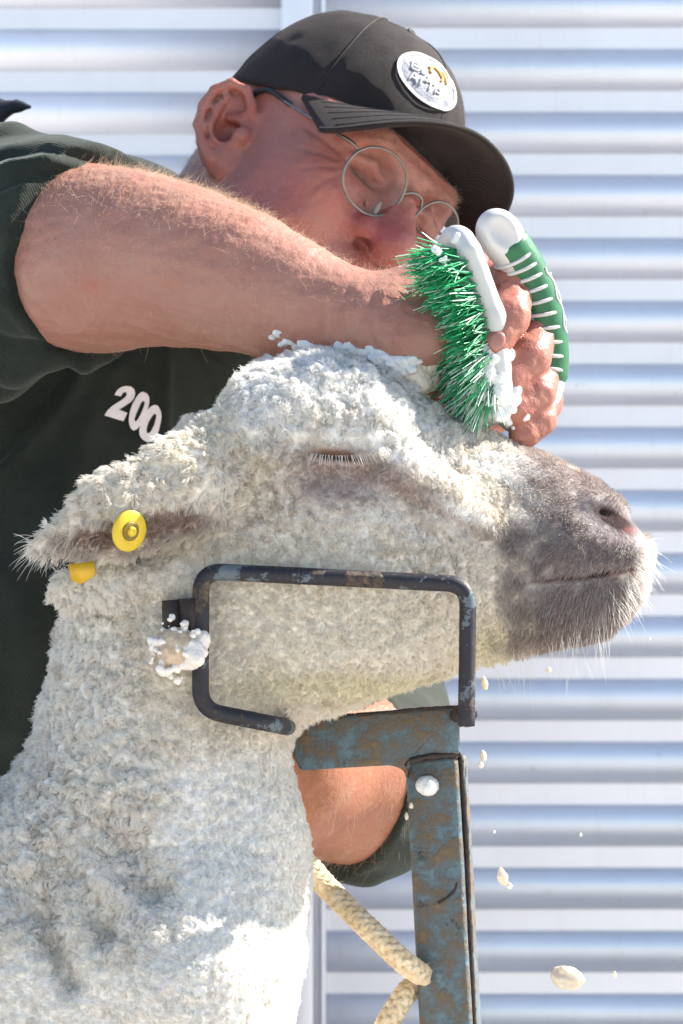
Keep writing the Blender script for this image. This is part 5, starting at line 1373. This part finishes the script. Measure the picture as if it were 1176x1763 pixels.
foam('soap_foam', [(700, 612, .004, .012, .005), (718, 640, .006, .012, .006), (690, 632, .012, .010, .005), (728, 600, .010, .010, .005)], 'beige lather behind the bristles below the palm', 22, seed=3, mat=make_foam('beige_foam', (.74, .66, .56)))
foam('soap_foam', [(296, 1090, NY - .010, .013, .0022), (312, 1100, NY - .016, .012, .002), (286, 1130, NY - .014, .012, .0024), (330, 1128, NY - .014, .010, .004), (302, 1152, NY - .012, .010, .002), (276, 1112, NY - .01, .008, .002), (343, 1104, NY - .004, .004, .004)], 'lumpy cream lather clinging to the clamp knob on the loop bar', 22, seed=4, mat=make_foam('cream_foam', (.80, .74, .66)))
foam('soap_foam', [(735, 1352, YP - .0205, .0035, .0042)], 'round white blob of lather on the front of the blue post', 10, seed=5)
foam('soap_foam', [(790, 415, -.026, .004, .002), (752, 432, -.035, .003, .0016), (765, 450, -.036, .003, .0014)], 'small white suds at the tip of the bristles', 10, seed=6)
drops = [(834, 1176, 6.5, 12, .15), (832, 1301, 6, 10, .1), (828, 1317, 5, 6, 0), (865, 1509, 10, 16, .25), (877, 1525, 5, 6, 0), (976, 1683, 29, 20, -.3), (1058, 1678, 4, 6, 0), (1000, 1437, 2.6, 3.6, 0), (851, 1432, 2.4, 3, 0), (945, 1153, 4.5, 5, 0), (869, 1139, 6, 8, 0), (708, 1387, 4, 5.5, 0), (700, 1405, 3.5, 7, 0), (1119, 1100, 2, 3, 0)]
M_DROP, ntd, bd = mat_new('soapy_water'); vd = coords(ntd); ntd.links.new(ramp(ntd, noise_n(ntd, vd, 200), [(.3, (.70, .61, .47)), (.7, (.80, .74, .63))]), bd.inputs['Base Color']); bd.inputs['Roughness'].default_value = .15; bd.inputs['Subsurface Weight'].default_value = .6; bd.inputs['Subsurface Radius'].default_value = (1, .9, .7); bd.inputs['Subsurface Scale'].default_value = .006; bd.inputs['Transmission Weight'].default_value = .25
DROP_LABEL = {(834, 1176): 'long soap drop falling beside the loop bar just below the chin', (832, 1301): 'oval soap drop beside the top of the post, above its small twin', (828, 1317): 'small soap drop hanging right under an oval drop beside the post', (865, 1509): 'teardrop shaped soap drop in the air well clear of the post', (877, 1525): 'small round soap drop just below the teardrop shaped one', (1058, 1678): 'small soap drop flying beside the largest cream blob', (945, 1153): 'clear water drop hanging below the whiskered chin', (869, 1139): 'soapy drop clinging under the jaw wool'}
dseed = np.random.default_rng(5)
for i, (a, b_, ru_, rv_, rt) in enumerate(drops):
    bm_ = bmesh.new(); bmesh.ops.create_icosphere(bm_, subdivisions=4, radius=1.0)
    big = ru_ > 20; on_post = a in (708, 700)
    y = (YP - .019) if on_post else (-.06 + .12 * dseed.random())
    p_ = np.array([v_.co for v_ in bm_.verts]); dn = noise3(p_ * 1.5 + i * 7, 140) * (.28 if big else .14)
    for v_, q in zip(bm_.verts, dn):
        c_ = v_.co * (1 + q); z2 = c_.z
        tp = 1 - .45 * max(0, z2) * (not big)
        x = c_.x * ru_ * tp; z = c_.z * rv_
        x, z = x * math.cos(rt) - z * math.sin(rt), x * math.sin(rt) + z * math.cos(rt)
        k_ = (D + y) / D / S
        v_.co = Vector((x * k_, c_.y * min(ru_, rv_) * k_ * .9, z * k_)) 
    o = bm_obj('soap_drop', bm_, M_DROP); o.location = PV(a, b_, y)
    if big: tag(o, 'largest cream blob of lather flung through the air', 'drop', 'soap drops')
    elif on_post: tag(o, 'round white soap drop on the post edge' if a == 708 else 'long thin soap drop running down the post edge', 'drop', 'soap drops')
    else: tag(o, DROP_LABEL.get((a, b_), 'tiny round speck of flying soapy water before the slatted wall'), 'drop', 'soap drops')
print('small', time.time() - T0)
